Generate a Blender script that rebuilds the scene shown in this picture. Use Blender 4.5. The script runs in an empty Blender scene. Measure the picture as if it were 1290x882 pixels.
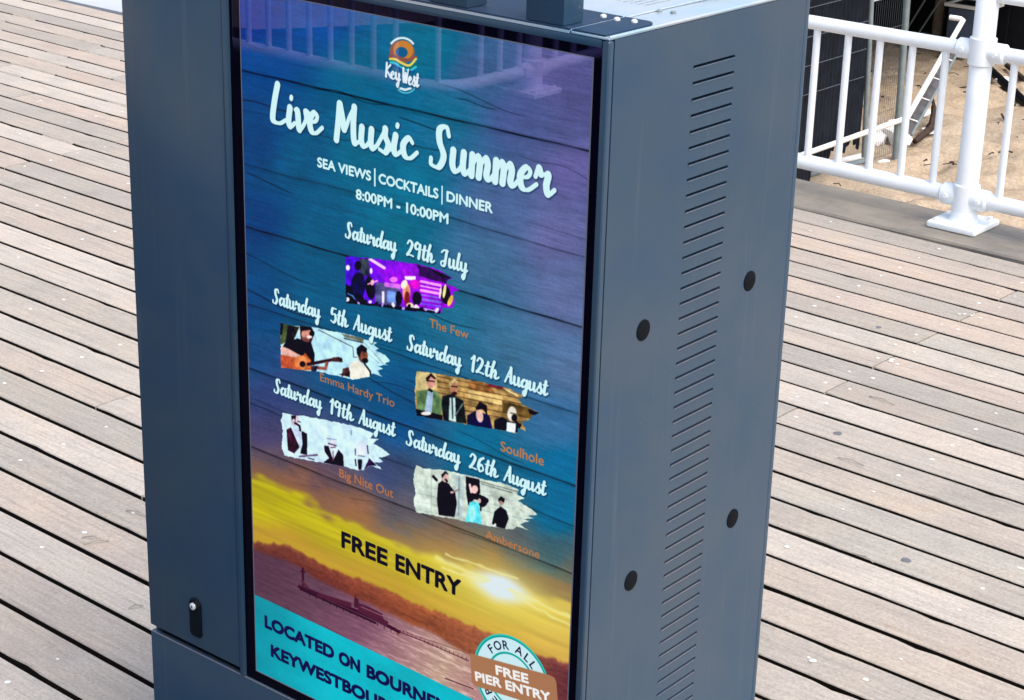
import bpy, bmesh, math, random
import numpy as np
from mathutils import Vector, Matrix

SC = bpy.context.scene
COL = SC.collection
R_ = math.radians
random.seed(7)

# ------------------------------------------------------------------ camera
cam_d = bpy.data.cameras.new('camera')
cam = bpy.data.objects.new('camera', cam_d)
COL.objects.link(cam)
right = Vector((0.7714760, 0.6357757, 0.0247803))
up = Vector((-0.2445816, 0.2603807, 0.9340138))
fwd = Vector((-0.5873709, 0.7266300, -0.3563764))
cam.matrix_world = Matrix(((right.x, up.x, -fwd.x, 1.50231),
                           (right.y, up.y, -fwd.y, -2.04477),
                           (right.z, up.z, -fwd.z, 2.14612),
                           (0, 0, 0, 1)))
cam_d.sensor_width = 36
cam_d.lens = 2456.93 / 1290 * 36
cam_d.clip_start = 0.05
cam_d.clip_end = 3000
SC.camera = cam

# ------------------------------------------------------------------ world, sun, exposure
SUN_DIR = Vector((0.74, -0.12, 1.15)).normalized()
world = bpy.data.worlds.new('World')
SC.world = world
world.use_nodes = True
wn = world.node_tree.nodes
wl = world.node_tree.links
bg = wn['Background']
sky = wn.new('ShaderNodeTexSky')
sky.sky_type = 'NISHITA'
sky.sun_disc = False
sky.sun_elevation = math.asin(SUN_DIR.z)
sky.sun_rotation = math.atan2(SUN_DIR.x, SUN_DIR.y)
sky.air_density = 1.0
sky.dust_density = 4.0
sky.ozone_density = 1.0
wl.new(sky.outputs[0], bg.inputs[0])
bg.inputs[1].default_value = 0.15
sun_d = bpy.data.lights.new('sun', 'SUN')
sun_d.energy = 1.2
sun_d.angle = R_(65)
sun_d.color = (1.0, 0.95, 0.88)
sun = bpy.data.objects.new('sun', sun_d)
COL.objects.link(sun)
sun.rotation_euler = SUN_DIR.to_track_quat('Z', 'Y').to_euler()
EXPO = 0.87
SC.view_settings.view_transform = 'Standard'
SC.view_settings.look = 'None'
SC.view_settings.gamma = 1.0
SC.view_settings.exposure = EXPO
SC.view_settings.use_curve_mapping = False

# ------------------------------------------------------------------ helpers
def smooth(o, ang=0.6):
    me = o.data
    for p in me.polygons:
        p.use_smooth = True
    try:
        me.set_sharp_from_angle(angle=ang)
    except Exception:
        pass

def link(name, me, mat=None, parent=None):
    o = bpy.data.objects.new(name, me)
    COL.objects.link(o)
    if mat is not None and not me.materials:
        me.materials.append(mat)
    if parent is not None:
        o.parent = parent
    return o

def tag(o, label=None, cat=None, group=None, kind=None):
    if label: o['label'] = label
    if cat: o['category'] = cat
    if group: o['group'] = group
    if kind: o['kind'] = kind
    return o

def empty(name, loc=(0, 0, 0), label=None, cat=None, group=None, kind=None):
    o = bpy.data.objects.new(name, None)
    o.empty_display_size = 0.1
    COL.objects.link(o)
    o.location = loc
    return tag(o, label, cat, group, kind)

def bm_box(bm, x0, x1, y0, y1, z0, z1, bev=0.0, seg=2):
    r = bmesh.ops.create_cube(bm, size=1.0)
    vs = r['verts']
    for v in vs:
        v.co.x = x0 if v.co.x < 0 else x1
        v.co.y = y0 if v.co.y < 0 else y1
        v.co.z = z0 if v.co.z < 0 else z1
    if bev > 0:
        es = list({e for v in vs for e in v.link_edges})
        bmesh.ops.bevel(bm, geom=es, offset=bev, segments=seg, affect='EDGES', profile=0.6)

def bm_tube(bm, pts, rad, n=10, caps=True):
    pts = [Vector(p) for p in pts]
    rads = rad if isinstance(rad, (list, tuple)) else [rad] * len(pts)
    rings = []
    t0 = (pts[1] - pts[0]).normalized()
    ref = Vector((0, 0, 1)) if abs(t0.z) < 0.9 else Vector((1, 0, 0))
    nrm = t0.cross(ref).normalized()
    for i, p in enumerate(pts):
        if i == 0: t = pts[1] - pts[0]
        elif i == len(pts) - 1: t = pts[-1] - pts[-2]
        else: t = (pts[i + 1] - pts[i - 1])
        t.normalize()
        nrm = (nrm - t * nrm.dot(t)).normalized()
        b = t.cross(nrm)
        rings.append([bm.verts.new(p + (nrm * math.cos(a) + b * math.sin(a)) * rads[i])
                      for a in [2 * math.pi * k / n for k in range(n)]])
    for a, b in zip(rings[:-1], rings[1:]):
        for k in range(n):
            bm.faces.new((a[k], a[(k + 1) % n], b[(k + 1) % n], b[k]))
    if caps:
        bm.faces.new(list(reversed(rings[0])))
        bm.faces.new(rings[-1])

def done(name, bm, mat, parent=None, sm=True, ang=0.6):
    bmesh.ops.recalc_face_normals(bm, faces=bm.faces)
    me = bpy.data.meshes.new(name)
    bm.to_mesh(me)
    bm.free()
    o = link(name, me, mat, parent)
    if sm: smooth(o, ang)
    return o

def box(name, x0, x1, y0, y1, z0, z1, mat, parent=None, bev=0.0, seg=2):
    bm = bmesh.new()
    bm_box(bm, x0, x1, y0, y1, z0, z1, bev, seg)
    return done(name, bm, mat, parent, sm=bev > 0)

def tube(name, pts, rad, mat, parent=None, n=12):
    bm = bmesh.new()
    bm_tube(bm, pts, rad, n)
    return done(name, bm, mat, parent, ang=0.9)

# ------------------------------------------------------------------ materials
class NT:
    def __init__(s, name):
        s.m = bpy.data.materials.new(name)
        s.m.use_nodes = True
        s.n = s.m.node_tree.nodes
        s.l = s.m.node_tree.links
        s.b = s.n['Principled BSDF']
    def add(s, t, **kw):
        nd = s.n.new(t)
        for k, v in kw.items():
            setattr(nd, k, v)
        return nd
    def set(s, nd, i, v):
        if isinstance(v, bpy.types.NodeSocket): s.l.new(v, nd.inputs[i])
        else: nd.inputs[i].default_value = v
    def coords(s, scale=(1, 1, 1), rnd=0.0, kind='Object'):
        tc = s.add('ShaderNodeTexCoord')
        mp = s.add('ShaderNodeMapping')
        s.l.new(tc.outputs[kind], mp.inputs[0])
        mp.inputs['Scale'].default_value = scale
        if rnd:
            oi = s.add('ShaderNodeObjectInfo')
            mu = s.add('ShaderNodeMath', operation='MULTIPLY')
            s.set(mu, 0, oi.outputs['Random']); mu.inputs[1].default_value = rnd
            s.l.new(mu.outputs[0], mp.inputs['Location'])
        return mp.outputs[0]
    def noise(s, vec, scale=5, detail=4, rough=0.5, dist=0.0):
        t = s.add('ShaderNodeTexNoise')
        s.set(t, 'Vector', vec)
        t.inputs['Scale'].default_value = scale
        t.inputs['Detail'].default_value = detail
        t.inputs['Roughness'].default_value = rough
        t.inputs['Distortion'].default_value = dist
        return t.outputs['Fac']
    def ramp(s, fac, stops, interp='LINEAR'):
        r = s.add('ShaderNodeValToRGB')
        s.set(r, 0, fac)
        cr = r.color_ramp
        cr.interpolation = interp
        while len(cr.elements) < len(stops): cr.elements.new(0.5)
        for e, (p, c) in zip(cr.elements, stops):
            e.position = p
            e.color = (c[0], c[1], c[2], 1) if hasattr(c, '__len__') else (c, c, c, 1)
        return r.outputs[0]
    def mix(s, fac, a, b, mode='MIX'):
        m = s.add('ShaderNodeMix', data_type='RGBA', blend_type=mode)
        s.set(m, 0, fac)
        for i, v in ((6, a), (7, b)):
            if isinstance(v, bpy.types.NodeSocket): s.l.new(v, m.inputs[i])
            else: m.inputs[i].default_value = (v[0], v[1], v[2], 1)
        return m.outputs[2]
    def bump(s, h, strength=0.3, dist=0.01):
        b = s.add('ShaderNodeBump')
        s.set(b, 'Height', h)
        b.inputs['Strength'].default_value = strength
        b.inputs['Distance'].default_value = dist
        s.l.new(b.outputs[0], s.b.inputs['Normal'])
    def out(s, col=None, rough=None, metal=None, spec=None):
        for k, v in (('Base Color', col), ('Roughness', rough), ('Metallic', metal), ('Specular IOR Level', spec)):
            if v is None: continue
            if isinstance(v, bpy.types.NodeSocket): s.l.new(v, s.b.inputs[k])
            elif hasattr(v, '__len__'): s.b.inputs[k].default_value = (v[0], v[1], v[2], 1)
            else: s.b.inputs[k].default_value = v
        return s.m

def metal_paint(name, c, rough=0.38, spec=0.5, var=0.25, coat=0.0):
    t = NT(name)
    v = t.coords((1, 1, 1))
    n1 = t.noise(v, 2.2, 4, 0.6, 0.4)
    v2 = t.coords((3, 3, 1.2))
    n2 = t.noise(v2, 9, 5, 0.65)
    lo = (c[0] * 1.65, c[1] * 1.18, c[2] * .94); hi = (c[0] * .55, c[1] * .88, c[2] * 1.0)
    col = t.mix(t.ramp(n1, [(0.3, 0), (0.7, 1)]), lo, hi)
    dr = t.noise(t.coords((26, 26, .8)), 2.0, 4, 0.6, 0.3)
    col = t.mix(t.ramp(dr, [(0.60, 0), (0.78, 0.16)]), col, (0.16, 0.18, 0.20))
    sc = t.noise(t.coords((1, 1, 1)), 55, 6, 0.75, 0.6)
    col = t.mix(t.ramp(sc, [(0.66, 0), (0.74, 0.22)]), col, (0.20, 0.22, 0.24))
    r = t.ramp(n2, [(0.25, rough - 0.04), (0.8, rough + 0.08)])
    t.b.inputs['Coat Weight'].default_value = coat
    t.b.inputs['Specular Tint'].default_value = (0.82, 0.93, 1.0, 1)
    t.b.inputs['Coat Roughness'].default_value = 0.12
    return t.out(col, r, 0.0, spec)

M = {}
M['paint'] = metal_paint('blue grey powder coat', (0.030, 0.064, 0.112), 0.20, 0.50, 0.14)
M['edge_highlight'] = metal_paint('painted edge highlight', (0.10, 0.115, 0.155), 0.45, 0.4, 0.1)  # edge highlights put into a paler colour
M['paint_sheen'] = metal_paint('lid coat with painted sky sheen', (0.36, 0.45, 0.54), 0.22, 0.6, 0.06, coat=0.6)  # bright sky sheen put into the lid's base colour
M['paint_dark'] = metal_paint('dark plinth coat and lid reflection', (0.020, 0.042, 0.085), 0.55, 0.3, 0.12)  # plinth coat, also tones the imitated dark reflection on the lid

def wood():
    t = NT('weathered grey decking')
    v = t.coords((1, 1, 1), rnd=37.0)
    tc = t.add('ShaderNodeObjectInfo')
    tint = t.ramp(tc.outputs['Random'], [(0.0, (0.42, 0.375, 0.33)), (0.2, (0.34, 0.325, 0.295)), (0.4, (0.445, 0.385, 0.335)),
                                         (0.6, (0.375, 0.36, 0.325)), (0.8, (0.48, 0.445, 0.40)), (1.0, (0.325, 0.305, 0.278))])
    g = t.add('ShaderNodeMapping'); t.l.new(v, g.inputs[0]); g.inputs['Scale'].default_value = (1.6, 34, 10)
    grain = t.noise(g.outputs[0], 2.6, 7, 0.68, 0.25)
    g2 = t.add('ShaderNodeMapping'); t.l.new(v, g2.inputs[0]); g2.inputs['Scale'].default_value = (5, 150, 40)
    fine = t.noise(g2.outputs[0], 2.2, 4, 0.7)
    blot = t.noise(v, 4.2, 5, 0.6, 0.3)
    col = t.mix(1.0, tint, t.ramp(grain, [(0.28, 0.70), (0.40, 0.93), (0.52, 1.02), (0.62, 1.08), (0.76, 1.26)]), 'MULTIPLY')
    col = t.mix(1.0, col, t.ramp(fine, [(0.32, 0.88), (0.5, 1.0), (0.70, 1.08)]), 'MULTIPLY')
    col = t.mix(1.0, col, t.ramp(blot, [(0.3, (0.88, 0.89, 0.90)), (0.5, (1.0, 1.0, 1.0)), (0.72, (1.08, 1.04, 0.98))]), 'MULTIPLY')
    pk = t.noise(v, 1.7, 3, 0.5)
    col = t.mix(t.ramp(pk, [(0.55, 0), (0.75, 0.4)]), col, (0.40, 0.32, 0.265))
    sp = t.noise(v, 120, 3, 0.8)
    col = t.mix(1.0, col, t.ramp(sp, [(0.32, 0.78), (0.46, 0.98), (0.54, 1.02), (0.68, 1.20)]), 'MULTIPLY')
    col = t.mix(1.0, col, (0.985, 0.952, 0.912), 'MULTIPLY')
    # small stains and knots
    g3 = t.add('ShaderNodeMapping'); t.l.new(v, g3.inputs[0]); g3.inputs['Scale'].default_value = (1, 3, 1)
    kn = t.add('ShaderNodeTexVoronoi'); t.l.new(g3.outputs[0], kn.inputs['Vector']); kn.inputs['Scale'].default_value = 2.6
    col = t.mix(t.ramp(kn.outputs['Distance'], [(0.0, 0.45), (0.03, 0.35), (0.05, 0)]), col, (0.20, 0.175, 0.16))
    t.bump(t.mix(0.5, grain, fine), 0.4, 0.003)
    return t.out(col, 0.78, 0, 0.3)
M['wood'] = wood()

def kerbwood():
    t = NT('sandy grey edge beam')
    v = t.coords((1, 1, 1))
    g = t.coords((1.2, 22, 8))
    grain = t.noise(g, 2.5, 7, 0.65, 0.3)
    blot = t.noise(v, 3.2, 6, 0.65)
    col = t.mix(t.ramp(grain, [(0.3, 0), (0.7, 1)]), (0.14, 0.132, 0.12), (0.25, 0.235, 0.21))
    col = t.mix(t.ramp(blot, [(0.40, 0), (0.62, 0.75)]), col, (0.33, 0.29, 0.23))
    t.bump(grain, 0.6, 0.006)
    return t.out(col, 0.85, 0, 0.25)
M['kerb'] = kerbwood()

def sandm(name, a, b, c):
    t = NT(name)
    v = t.coords((1, 1, 1))
    n1 = t.noise(v, 5.5, 8, 0.68, 0.2)
    n2 = t.noise(v, 45, 5, 0.75)
    n3 = t.noise(v, 1.3, 3, 0.5)
    col = t.mix(t.ramp(n1, [(0.3, 0), (0.7, 1)]), a, b)
    col = t.mix(t.ramp(n3, [(0.45, 0), (0.65, 0.6)]), col, c)
    col = t.mix(1.0, col, t.ramp(n2, [(0.35, 0.74), (0.6, 1.1)]), 'MULTIPLY')
    t.bump(t.mix(0.35, n1, n2), 0.9, 0.03)
    return t.out(col, 0.95, 0, 0.15)
M['sand'] = sandm('dry beach sand', (0.38, 0.295, 0.205), (0.54, 0.44, 0.325), (0.43, 0.365, 0.285))
M['sandfill'] = sandm('pale trodden sand', (0.35, 0.315, 0.27), (0.44, 0.40, 0.34), (0.40, 0.36, 0.31))

def simple(name, c, rough=0.5, spec=0.5, metal=0.0, var=0.12, scale=6, bump=0.0):
    t = NT(name)
    v = t.coords((1, 1, 1))
    n = t.noise(v, scale, 5, 0.6)
    col = t.mix(t.ramp(n, [(0.3, 0), (0.7, 1)]), [x * (1 - var) for x in c], [min(1, x * (1 + var)) for x in c])
    if bump: t.bump(n, bump, 0.004)
    return t.out(col, rough, metal, spec)
def white_m():
    t = NT('thick white railing paint')
    v = t.coords((1, 1, 1), kind='Object')
    n = t.noise(v, 7, 5, 0.6)
    col = t.mix(t.ramp(n, [(0.3, 0), (0.7, 1)]), (0.76, 0.81, 0.84), (0.84, 0.875, 0.89))
    g = t.noise(v, 26, 6, 0.7, 0.4)
    col = t.mix(t.ramp(g, [(0.60, 0), (0.72, 0.35)]), col, (0.52, 0.46, 0.38))
    t.bump(t.noise(v, 18, 5, 0.6), 0.35, 0.004)
    return t.out(col, 0.40, 0, 0.5)
M['white'] = white_m()
M['gap'] = simple('plank side with painted gap shade', (0.014, 0.011, 0.010), 0.95, 0.05)  # near-black sides: shade of the gaps put into the colour
M['black'] = simple('black for under-deck darkness and blackout', (0.006, 0.005, 0.005), 0.9, 0.1)
M['joist'] = simple('dark wet joist', (0.012, 0.010, 0.009), 0.9, 0.1)
M['bezel'] = simple('black glass border', (0.0008, 0.0008, 0.003), 0.015, 0.30, 0, 0.0)
M['bezel'].node_tree.nodes['Principled BSDF'].inputs['Specular Tint'].default_value = (0.22, 0.15, 1.0, 1)
M['rubber'] = simple('black rubber', (0.004, 0.006, 0.009), 0.6, 0.08)
M['lock'] = simple('black lock plastic', (0.0015, 0.004, 0.008), 0.45, 0.2)
M['steel'] = simple('bright steel', (0.75, 0.78, 0.78), 0.25, 0.5, 1.0, 0.05)
M['screwwhite'] = simple('pale zinc screw', (0.75, 0.80, 0.82), 0.4, 0.5, 0.3, 0.05)
M['nail'] = simple('pale screw spot', (0.72, 0.74, 0.70), 0.6, 0.3)
M['galv'] = simple('galvanised pipe', (0.22, 0.27, 0.28), 0.5, 0.5, 0.3, 0.2, 12)
M['net'] = simple('dark shade netting', (0.010, 0.013, 0.020), 0.85, 0.15, 0, 0.35, 14)
M['wire'] = simple('fence wire', (0.10, 0.12, 0.14), 0.5, 0.5, 0.5)
M['hoard'] = simple('dark hoarding', (0.006, 0.006, 0.009), 0.7, 0.2, 0, 0.4, 8)
M['brown'] = simple('rusty brown post', (0.17, 0.14, 0.11), 0.85, 0.2, 0, 0.3, 12, 0.4)
M['bin'] = simple('dull blue plastic bin', (0.08, 0.11, 0.17), 0.55, 0.4, 0, 0.3)
M['barwhite'] = simple('white plastic tube', (0.80, 0.79, 0.76), 0.5, 0.4, 0, 0.08)
M['paper'] = simple('white litter', (0.82, 0.82, 0.80), 0.8, 0.2)
M['twig'] = simple('dark driftwood', (0.05, 0.035, 0.028), 0.85, 0.2, 0, 0.4, 20, 0.5)
M['rock'] = simple('brown stone', (0.24, 0.14, 0.09), 0.9, 0.2, 0, 0.3, 14, 0.5)
M['foil'] = simple('grey scrap', (0.16, 0.16, 0.17), 0.6, 0.4, 0, 0.5, 10, 0.4)
M['pale'] = simple('pale concrete', (0.44, 0.47, 0.50), 0.85, 0.2, 0, 0.06, 2.0, 0.2)

def sea_m():
    t = NT('grey blue sea')
    v = t.coords((1, 1, 1))
    t.bump(t.noise(v, 1.5, 6, 0.6), 0.4, 0.08)
    return t.out((0.05, 0.10, 0.12), 0.15, 0, 0.5)
M['sea'] = sea_m()
M['tarmac'] = simple('dark tarmac of unseen walkway', (0.045, 0.046, 0.050), 0.85, 0.2, 0, 0.25, 14, 0.5)

# ------------------------------------------------------------------ setting: sand, sea, deck
def ground():
    bm = bmesh.new()
    vs = [bm.verts.new(p) for p in ((-600, -26, -1.36), (600, -26, -1.36), (600, 900, -1.36), (-600, 900, -1.36))]
    bm.faces.new(vs)
    o = done('beach', bm, M['sand'], sm=False)
    tag(o, kind='structure')
    bm = bmesh.new()
    vs = [bm.verts.new(p) for p in ((-1200, -1500, -1.6), (1200, -1500, -1.6), (1200, -25, -1.6), (-1200, -25, -1.6))]
    bm.faces.new(vs)
    tag(done('sea', bm, M['sea'], sm=False), kind='structure')
    # uneven sand in view: footprints and ridges
    nx, ny = 250, 330
    x0, x1, y0, y1 = -9.0, -1.2, 4.45, 14.5
    rs = np.random.RandomState(3)
    X, Y = np.meshgrid(np.linspace(x0, x1, nx), np.linspace(y0, y1, ny))
    Z = np.zeros_like(X)
    for k in range(60):
        a = rs.uniform(0, math.pi); f = rs.uniform(3, 14); ph = rs.uniform(0, 6.3)
        Z += 0.0035 * (5 / f) * np.sin(f * (X * math.cos(a) + Y * math.sin(a)) + ph)
    for k in range(520):
        cx, cy = rs.uniform(x0, x1), rs.uniform(y0 + 1.5, y1); r = rs.uniform(0.07, 0.17)
        a = rs.uniform(0, 3.1); dx = X - cx; dy = Y - cy
        u = dx * math.cos(a) + dy * math.sin(a); w = -dx * math.sin(a) + dy * math.cos(a)
        d = (u / (r * 1.6)) ** 2 + (w / r) ** 2
        Z += -0.035 * np.exp(-d * 1.6) + 0.016 * np.exp(-(np.sqrt(d) - 1.25) ** 2 * 7)
    Z *= .75
    Z += .007 * (rs.rand(*X.shape) - .5)
    q = rs.rand(ny // 3 + 2, nx // 3 + 2); Z += .022 * (np.kron(q, np.ones((3, 3)))[:ny, :nx] - .5) * .7
    edge = np.minimum(np.minimum(X - x0, x1 - X), np.minimum(Y - y0, y1 - Y))
    Z -= 0.3 * np.clip(1 - edge / 0.5, 0, 1) ** 2
    verts = np.stack([X.ravel(), Y.ravel(), (Z - 1.18).ravel()], 1)
    idx = np.arange(nx * ny).reshape(ny, nx)
    faces = np.stack([idx[:-1, :-1].ravel(), idx[:-1, 1:].ravel(), idx[1:, 1:].ravel(), idx[1:, :-1].ravel()], 1)
    me = bpy.data.meshes.new('sand')
    me.from_pydata(verts.tolist(), [], faces.tolist())
    o = link('sand', me, M['sand'])
    smooth(o, 3.0)
    tag(o, kind='structure')
ground()

PW = 0.141775; OFF = 1.2350884
D = Vector((math.cos(-0.028863), math.sin(-0.028863), 0)); N = Vector((-D.y, D.x, 0))
GAP = 0.0150
deck = empty('pier_deck', (0, 0, 0), kind='structure')

def plank_mesh(L, seed):
    rs = random.Random(seed)
    n = max(6, int(L / 0.05))
    w = (PW - GAP) / 2
    bm = bmesh.new()
    prev = None
    j1 = j2 = 0.0
    for i in range(n + 1):
        x = -L / 2 + L * i / n
        j1 = j1 * 0.8 + rs.uniform(-0.0004, 0.0004); j2 = j2 * 0.8 + rs.uniform(-0.0004, 0.0004)
        c1 = rs.uniform(0.003, 0.007) if rs.random() < 0.035 else 0
        c2 = rs.uniform(0.003, 0.007) if rs.random() < 0.035 else 0
        a, b = -w + j1 + c1, w + j2 - c2
        zc = rs.uniform(-0.0006, 0.0006)
        ring = [(a, -0.036), (a, -0.0028 - c1 * .3), (a + 0.0018, -0.0005), (a + 0.008, zc), (0, 0.0006 + zc),
                (b - 0.008, zc), (b - 0.0018, -0.0005), (b, -0.0028 - c2 * .3), (b, -0.036)]
        vs = [bm.verts.new((x, y, z)) for y, z in ring]
        if prev:
            for k in range(len(vs) - 1):
                bm.faces.new((prev[k], prev[k + 1], vs[k + 1], vs[k]))
        else:
            bm.faces.new(vs)
        prev = vs
    bm.faces.new(list(reversed(prev)))
    bmesh.ops.recalc_face_normals(bm, faces=bm.faces)
    me = bpy.data.meshes.new('plank')
    bm.to_mesh(me); bm.free()
    me.materials.append(M['wood']); me.materials.append(M['gap'])
    for p in me.polygons:
        p.use_smooth = True
        if p.center.z < -0.012 and abs(p.normal.z) < .3: p.material_index = 1
    me.set_sharp_from_angle(angle=0.5)
    return me

LP = 3.68
std = [plank_mesh(LP - 0.004, 100 + i) for i in range(9)]
longm = std
def place_plank(me, k, xc):
    o = bpy.data.objects.new('plank', me)
    COL.objects.link(o)
    o.parent = deck
    v = (k + 0.5) * PW + OFF
    # point on the row whose world x is xc
    u = (xc - N.x * v) / D.x
    p = D * u + N * v
    o.location = (p.x, p.y, random.uniform(-0.0008, 0.0008))
    o.rotation_euler = (0, 0, -0.028863 + (math.pi if random.random() < 0.5 else 0))
    return o
prs = random.Random(11)
for k in range(-9, 24):
    off = -1.135 if k % 2 == 0 else -2.06 - (0.0 if k % 4 == 1 else 0.55)
    far = False
    step = 2 * LP if far else LP
    left = [off - step * i for i in range(1, 4)]
    starts = sorted(left + [off, off + step] if not far else [off - step, off])
    for s in starts:
        xc = s + step / 2
        if k >= 21 and xc > -4.6: continue
        if xc - step / 2 > 3.2: continue
        place_plank(prs.choice(longm if far else std), k, xc)

# screw heads, one per plank over every joist, twin ones where planks meet
bm = bmesh.new()
nr = random.Random(5)
JO = [-0.203, -0.675, -1.10, -1.17, -1.55, -2.01, -2.467, -2.93, -3.39, -3.85, -4.3, -4.77, -5.2, 0.26, 0.72, 1.18]
for k in range(-9, 21):
    for j in JO:
        if nr.random() < 0.09: continue
        v = (k + 0.5 + nr.uniform(-0.08, 0.08)) * PW + OFF
        u = (j + nr.uniform(-0.012, 0.012) - N.x * v) / D.x
        p = D * u + N * v
        r = nr.uniform(0.0035, 0.0062)
        c = [bm.verts.new((p.x + r * (1.25 + nr.uniform(-.25, .3)) * math.cos(a), p.y + r * (1 + nr.uniform(-.25, .3)) * math.sin(a), 0.0016)) for a in [i * math.pi / 4 for i in range(8)]]
        top = bm.verts.new((p.x, p.y, 0.0026))
        for i in range(8): bm.faces.new((c[i], c[(i + 1) % 8], top))
gum = bmesh.new()
for x, y in ((-.42, 1.88), (-2.3, 1.25), (-3.6, 2.4), (-.95, 2.45), (-1.3, 3.3), (-5.1, 3.4), (-1.75, .75)):
    r = nr.uniform(0.009, 0.015)
    c = [gum.verts.new((x + r * nr.uniform(.75, 1.2) * math.cos(a), y + r * nr.uniform(.75, 1.2) * math.sin(a), 0.0014)) for a in [i * math.pi / 5 for i in range(10)]]
    gum.faces.new(c)
tag(done('gum_spots', gum, M['foil'], deck, sm=False), kind='stuff')
# a few bird droppings
for x, y in ((-.345, 1.316), (-1.127, 3.06), (-1.14, 3.62), (-5.6, 3.3), (-2.0, 2.9)):
    for q in range(3):
        r = nr.uniform(0.004, 0.009); dx, dy = nr.uniform(-.014, .014), nr.uniform(-.014, .014)
        c = [bm.verts.new((x + dx + r * nr.uniform(.6, 1.3) * math.cos(a), y + dy + r * nr.uniform(.6, 1.3) * math.sin(a), 0.0019 + q * 0.0004)) for a in [i * math.pi / 4 for i in range(8)]]
        bm.faces.new(c)
tag(done('screw_heads', bm, M['nail'], deck, sm=False), kind='stuff')

# black boxes standing in for the darkness under the deck
ju = box('under_deck_dark', -11.9, 4.5, .06, 4.62, -0.34, -0.07, M['black'], deck)
ju.location = (0, 0, 0)
box('under_deck_dark', -11.9, -5.0, 4.621, 4.90, -0.34, -0.07, M['black'], deck)

# sand trodden into the far seams
bm = bmesh.new()
sr = random.Random(21)
for k in range(11, 25):
    u = -9.4
    dens = {11: .15, 12: .25, 13: .4, 14: .5, 15: .7, 16: .9, 17: 1.0, 18: 1.0, 19: 1.0, 20: .9, 21: .8, 22: .5, 23: .2, 24: .1}[k]
    while u < -4.2:
        u += sr.uniform(0.35, 0.95)
        if sr.random() > dens: continue
        ln = sr.uniform(0.08, 0.50) * (0.4 + dens * 0.7)
        n = max(3, int(ln / 0.04))
        rows = []
        for i in range(n + 1):
            t = i / n; w = (GAP / 2 + 0.002 + 0.009 * sr.random()) * (0.55 + 0.45 * math.sin(math.pi * t))
            rows.append([bm.verts.new(D * (u + ln * t) + N * (k * PW + OFF + q * w) + Vector((0, 0, h)))
                         for q, h in ((-1, -0.004), (-.6, 0.0022), (0, 0.0034), (.6, 0.0022), (1, -0.004))])
        for a, b in zip(rows[:-1], rows[1:]):
            for q in range(4): bm.faces.new((a[q], a[q + 1], b[q + 1], b[q]))
        u += ln
tag(done('sand_in_seams', bm, M['sandfill'], ang=3.0), kind='stuff')
# splinters and straw
bm = bmesh.new()
for x, y, a, l in ((-1.95, .60, 1.0, .06), (-1.98, .62, .5, .05), (-2.02, .79, .2, .07), (-1.62, .46, 1.1, .035), (-1.4, 2.45, .2, .06), (-1.02, 2.75, -.1, .09), (-.86, 2.3, .0, .08), (-.52, 1.82, -.2, .05)):
    bm_tube(bm, [(x, y, 0.004), (x + l * .5 * math.cos(a), y + l * .5 * math.sin(a), 0.010), (x + l * math.cos(a), y + l * math.sin(a), 0.004)], 0.0016, 5)
tag(done('straw_and_splinters', bm, M['sandfill']), kind='stuff')

kb = empty('edge_kerb', (0, 0, 0), kind='structure')
def kerb_beam(x0, x1, y0, y1):
    bm = bmesh.new(); rs = random.Random(9)
    n = int((x1 - x0) / 0.08); prev = None
    for i in range(n + 1):
        x = x0 + (x1 - x0) * i / n
        jy = rs.uniform(-.006, .006)
        ring = [(y0, -.30), (y0, -.006), (y0 + .006, .002), ((y0 + y1) / 2, rs.uniform(.002, .004)), (y1 - .02 + jy, .002), (y1 + jy, -.008), (y1, -.3)]
        vs = [bm.verts.new((x, y, z)) for y, z in ring]
        if prev:
            for q in range(len(vs) - 1): bm.faces.new((prev[q], prev[q + 1], vs[q + 1], vs[q]))
        else: bm.faces.new(vs)
        prev = vs
    bm.faces.new(list(reversed(prev)))
    return done('beam', bm, M['kerb'], kb)
kerb_beam(-4.4, 3.4, 4.291, 4.655)
# unseen dark walkway, drawn in close to darken the kiosk front; curved outer edge
bm = bmesh.new()
pp = [(-12, .305), (6, -.215), (6, -13), (-5.3, -13), (-5.45, -7.2), (-5.6, -5.9), (-5.9, -5.4), (-6.1, -5.1), (-6.6, -4.96), (-12, -4.9)]
tp = [bm.verts.new((x, y, -.003)) for x, y in pp]; bt = [bm.verts.new((x, y, -.30)) for x, y in pp]
bm.faces.new(tp[::-1]); bm.faces.new(bt)
for i in range(len(pp)): bm.faces.new((tp[i], tp[(i + 1) % len(pp)], bt[(i + 1) % len(pp)], bt[i]))
tag(done('unseen_dark_walkway', bm, M['tarmac'], sm=False), kind='structure')
# pale paving beyond the far left end of the deck
pv = box('paving', -12, -4.95, 4.925, 14.0, -.30, -.012, M['pale'])
tag(pv, kind='structure')

# ------------------------------------------------------------------ railings
def bolt_bm(bm, c, axis, r=0.012, h=0.008):
    c = Vector(c); axis = Vector(axis)
    bm_tube(bm, [c, c + axis * h], [r, r * .8], 8)

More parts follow.
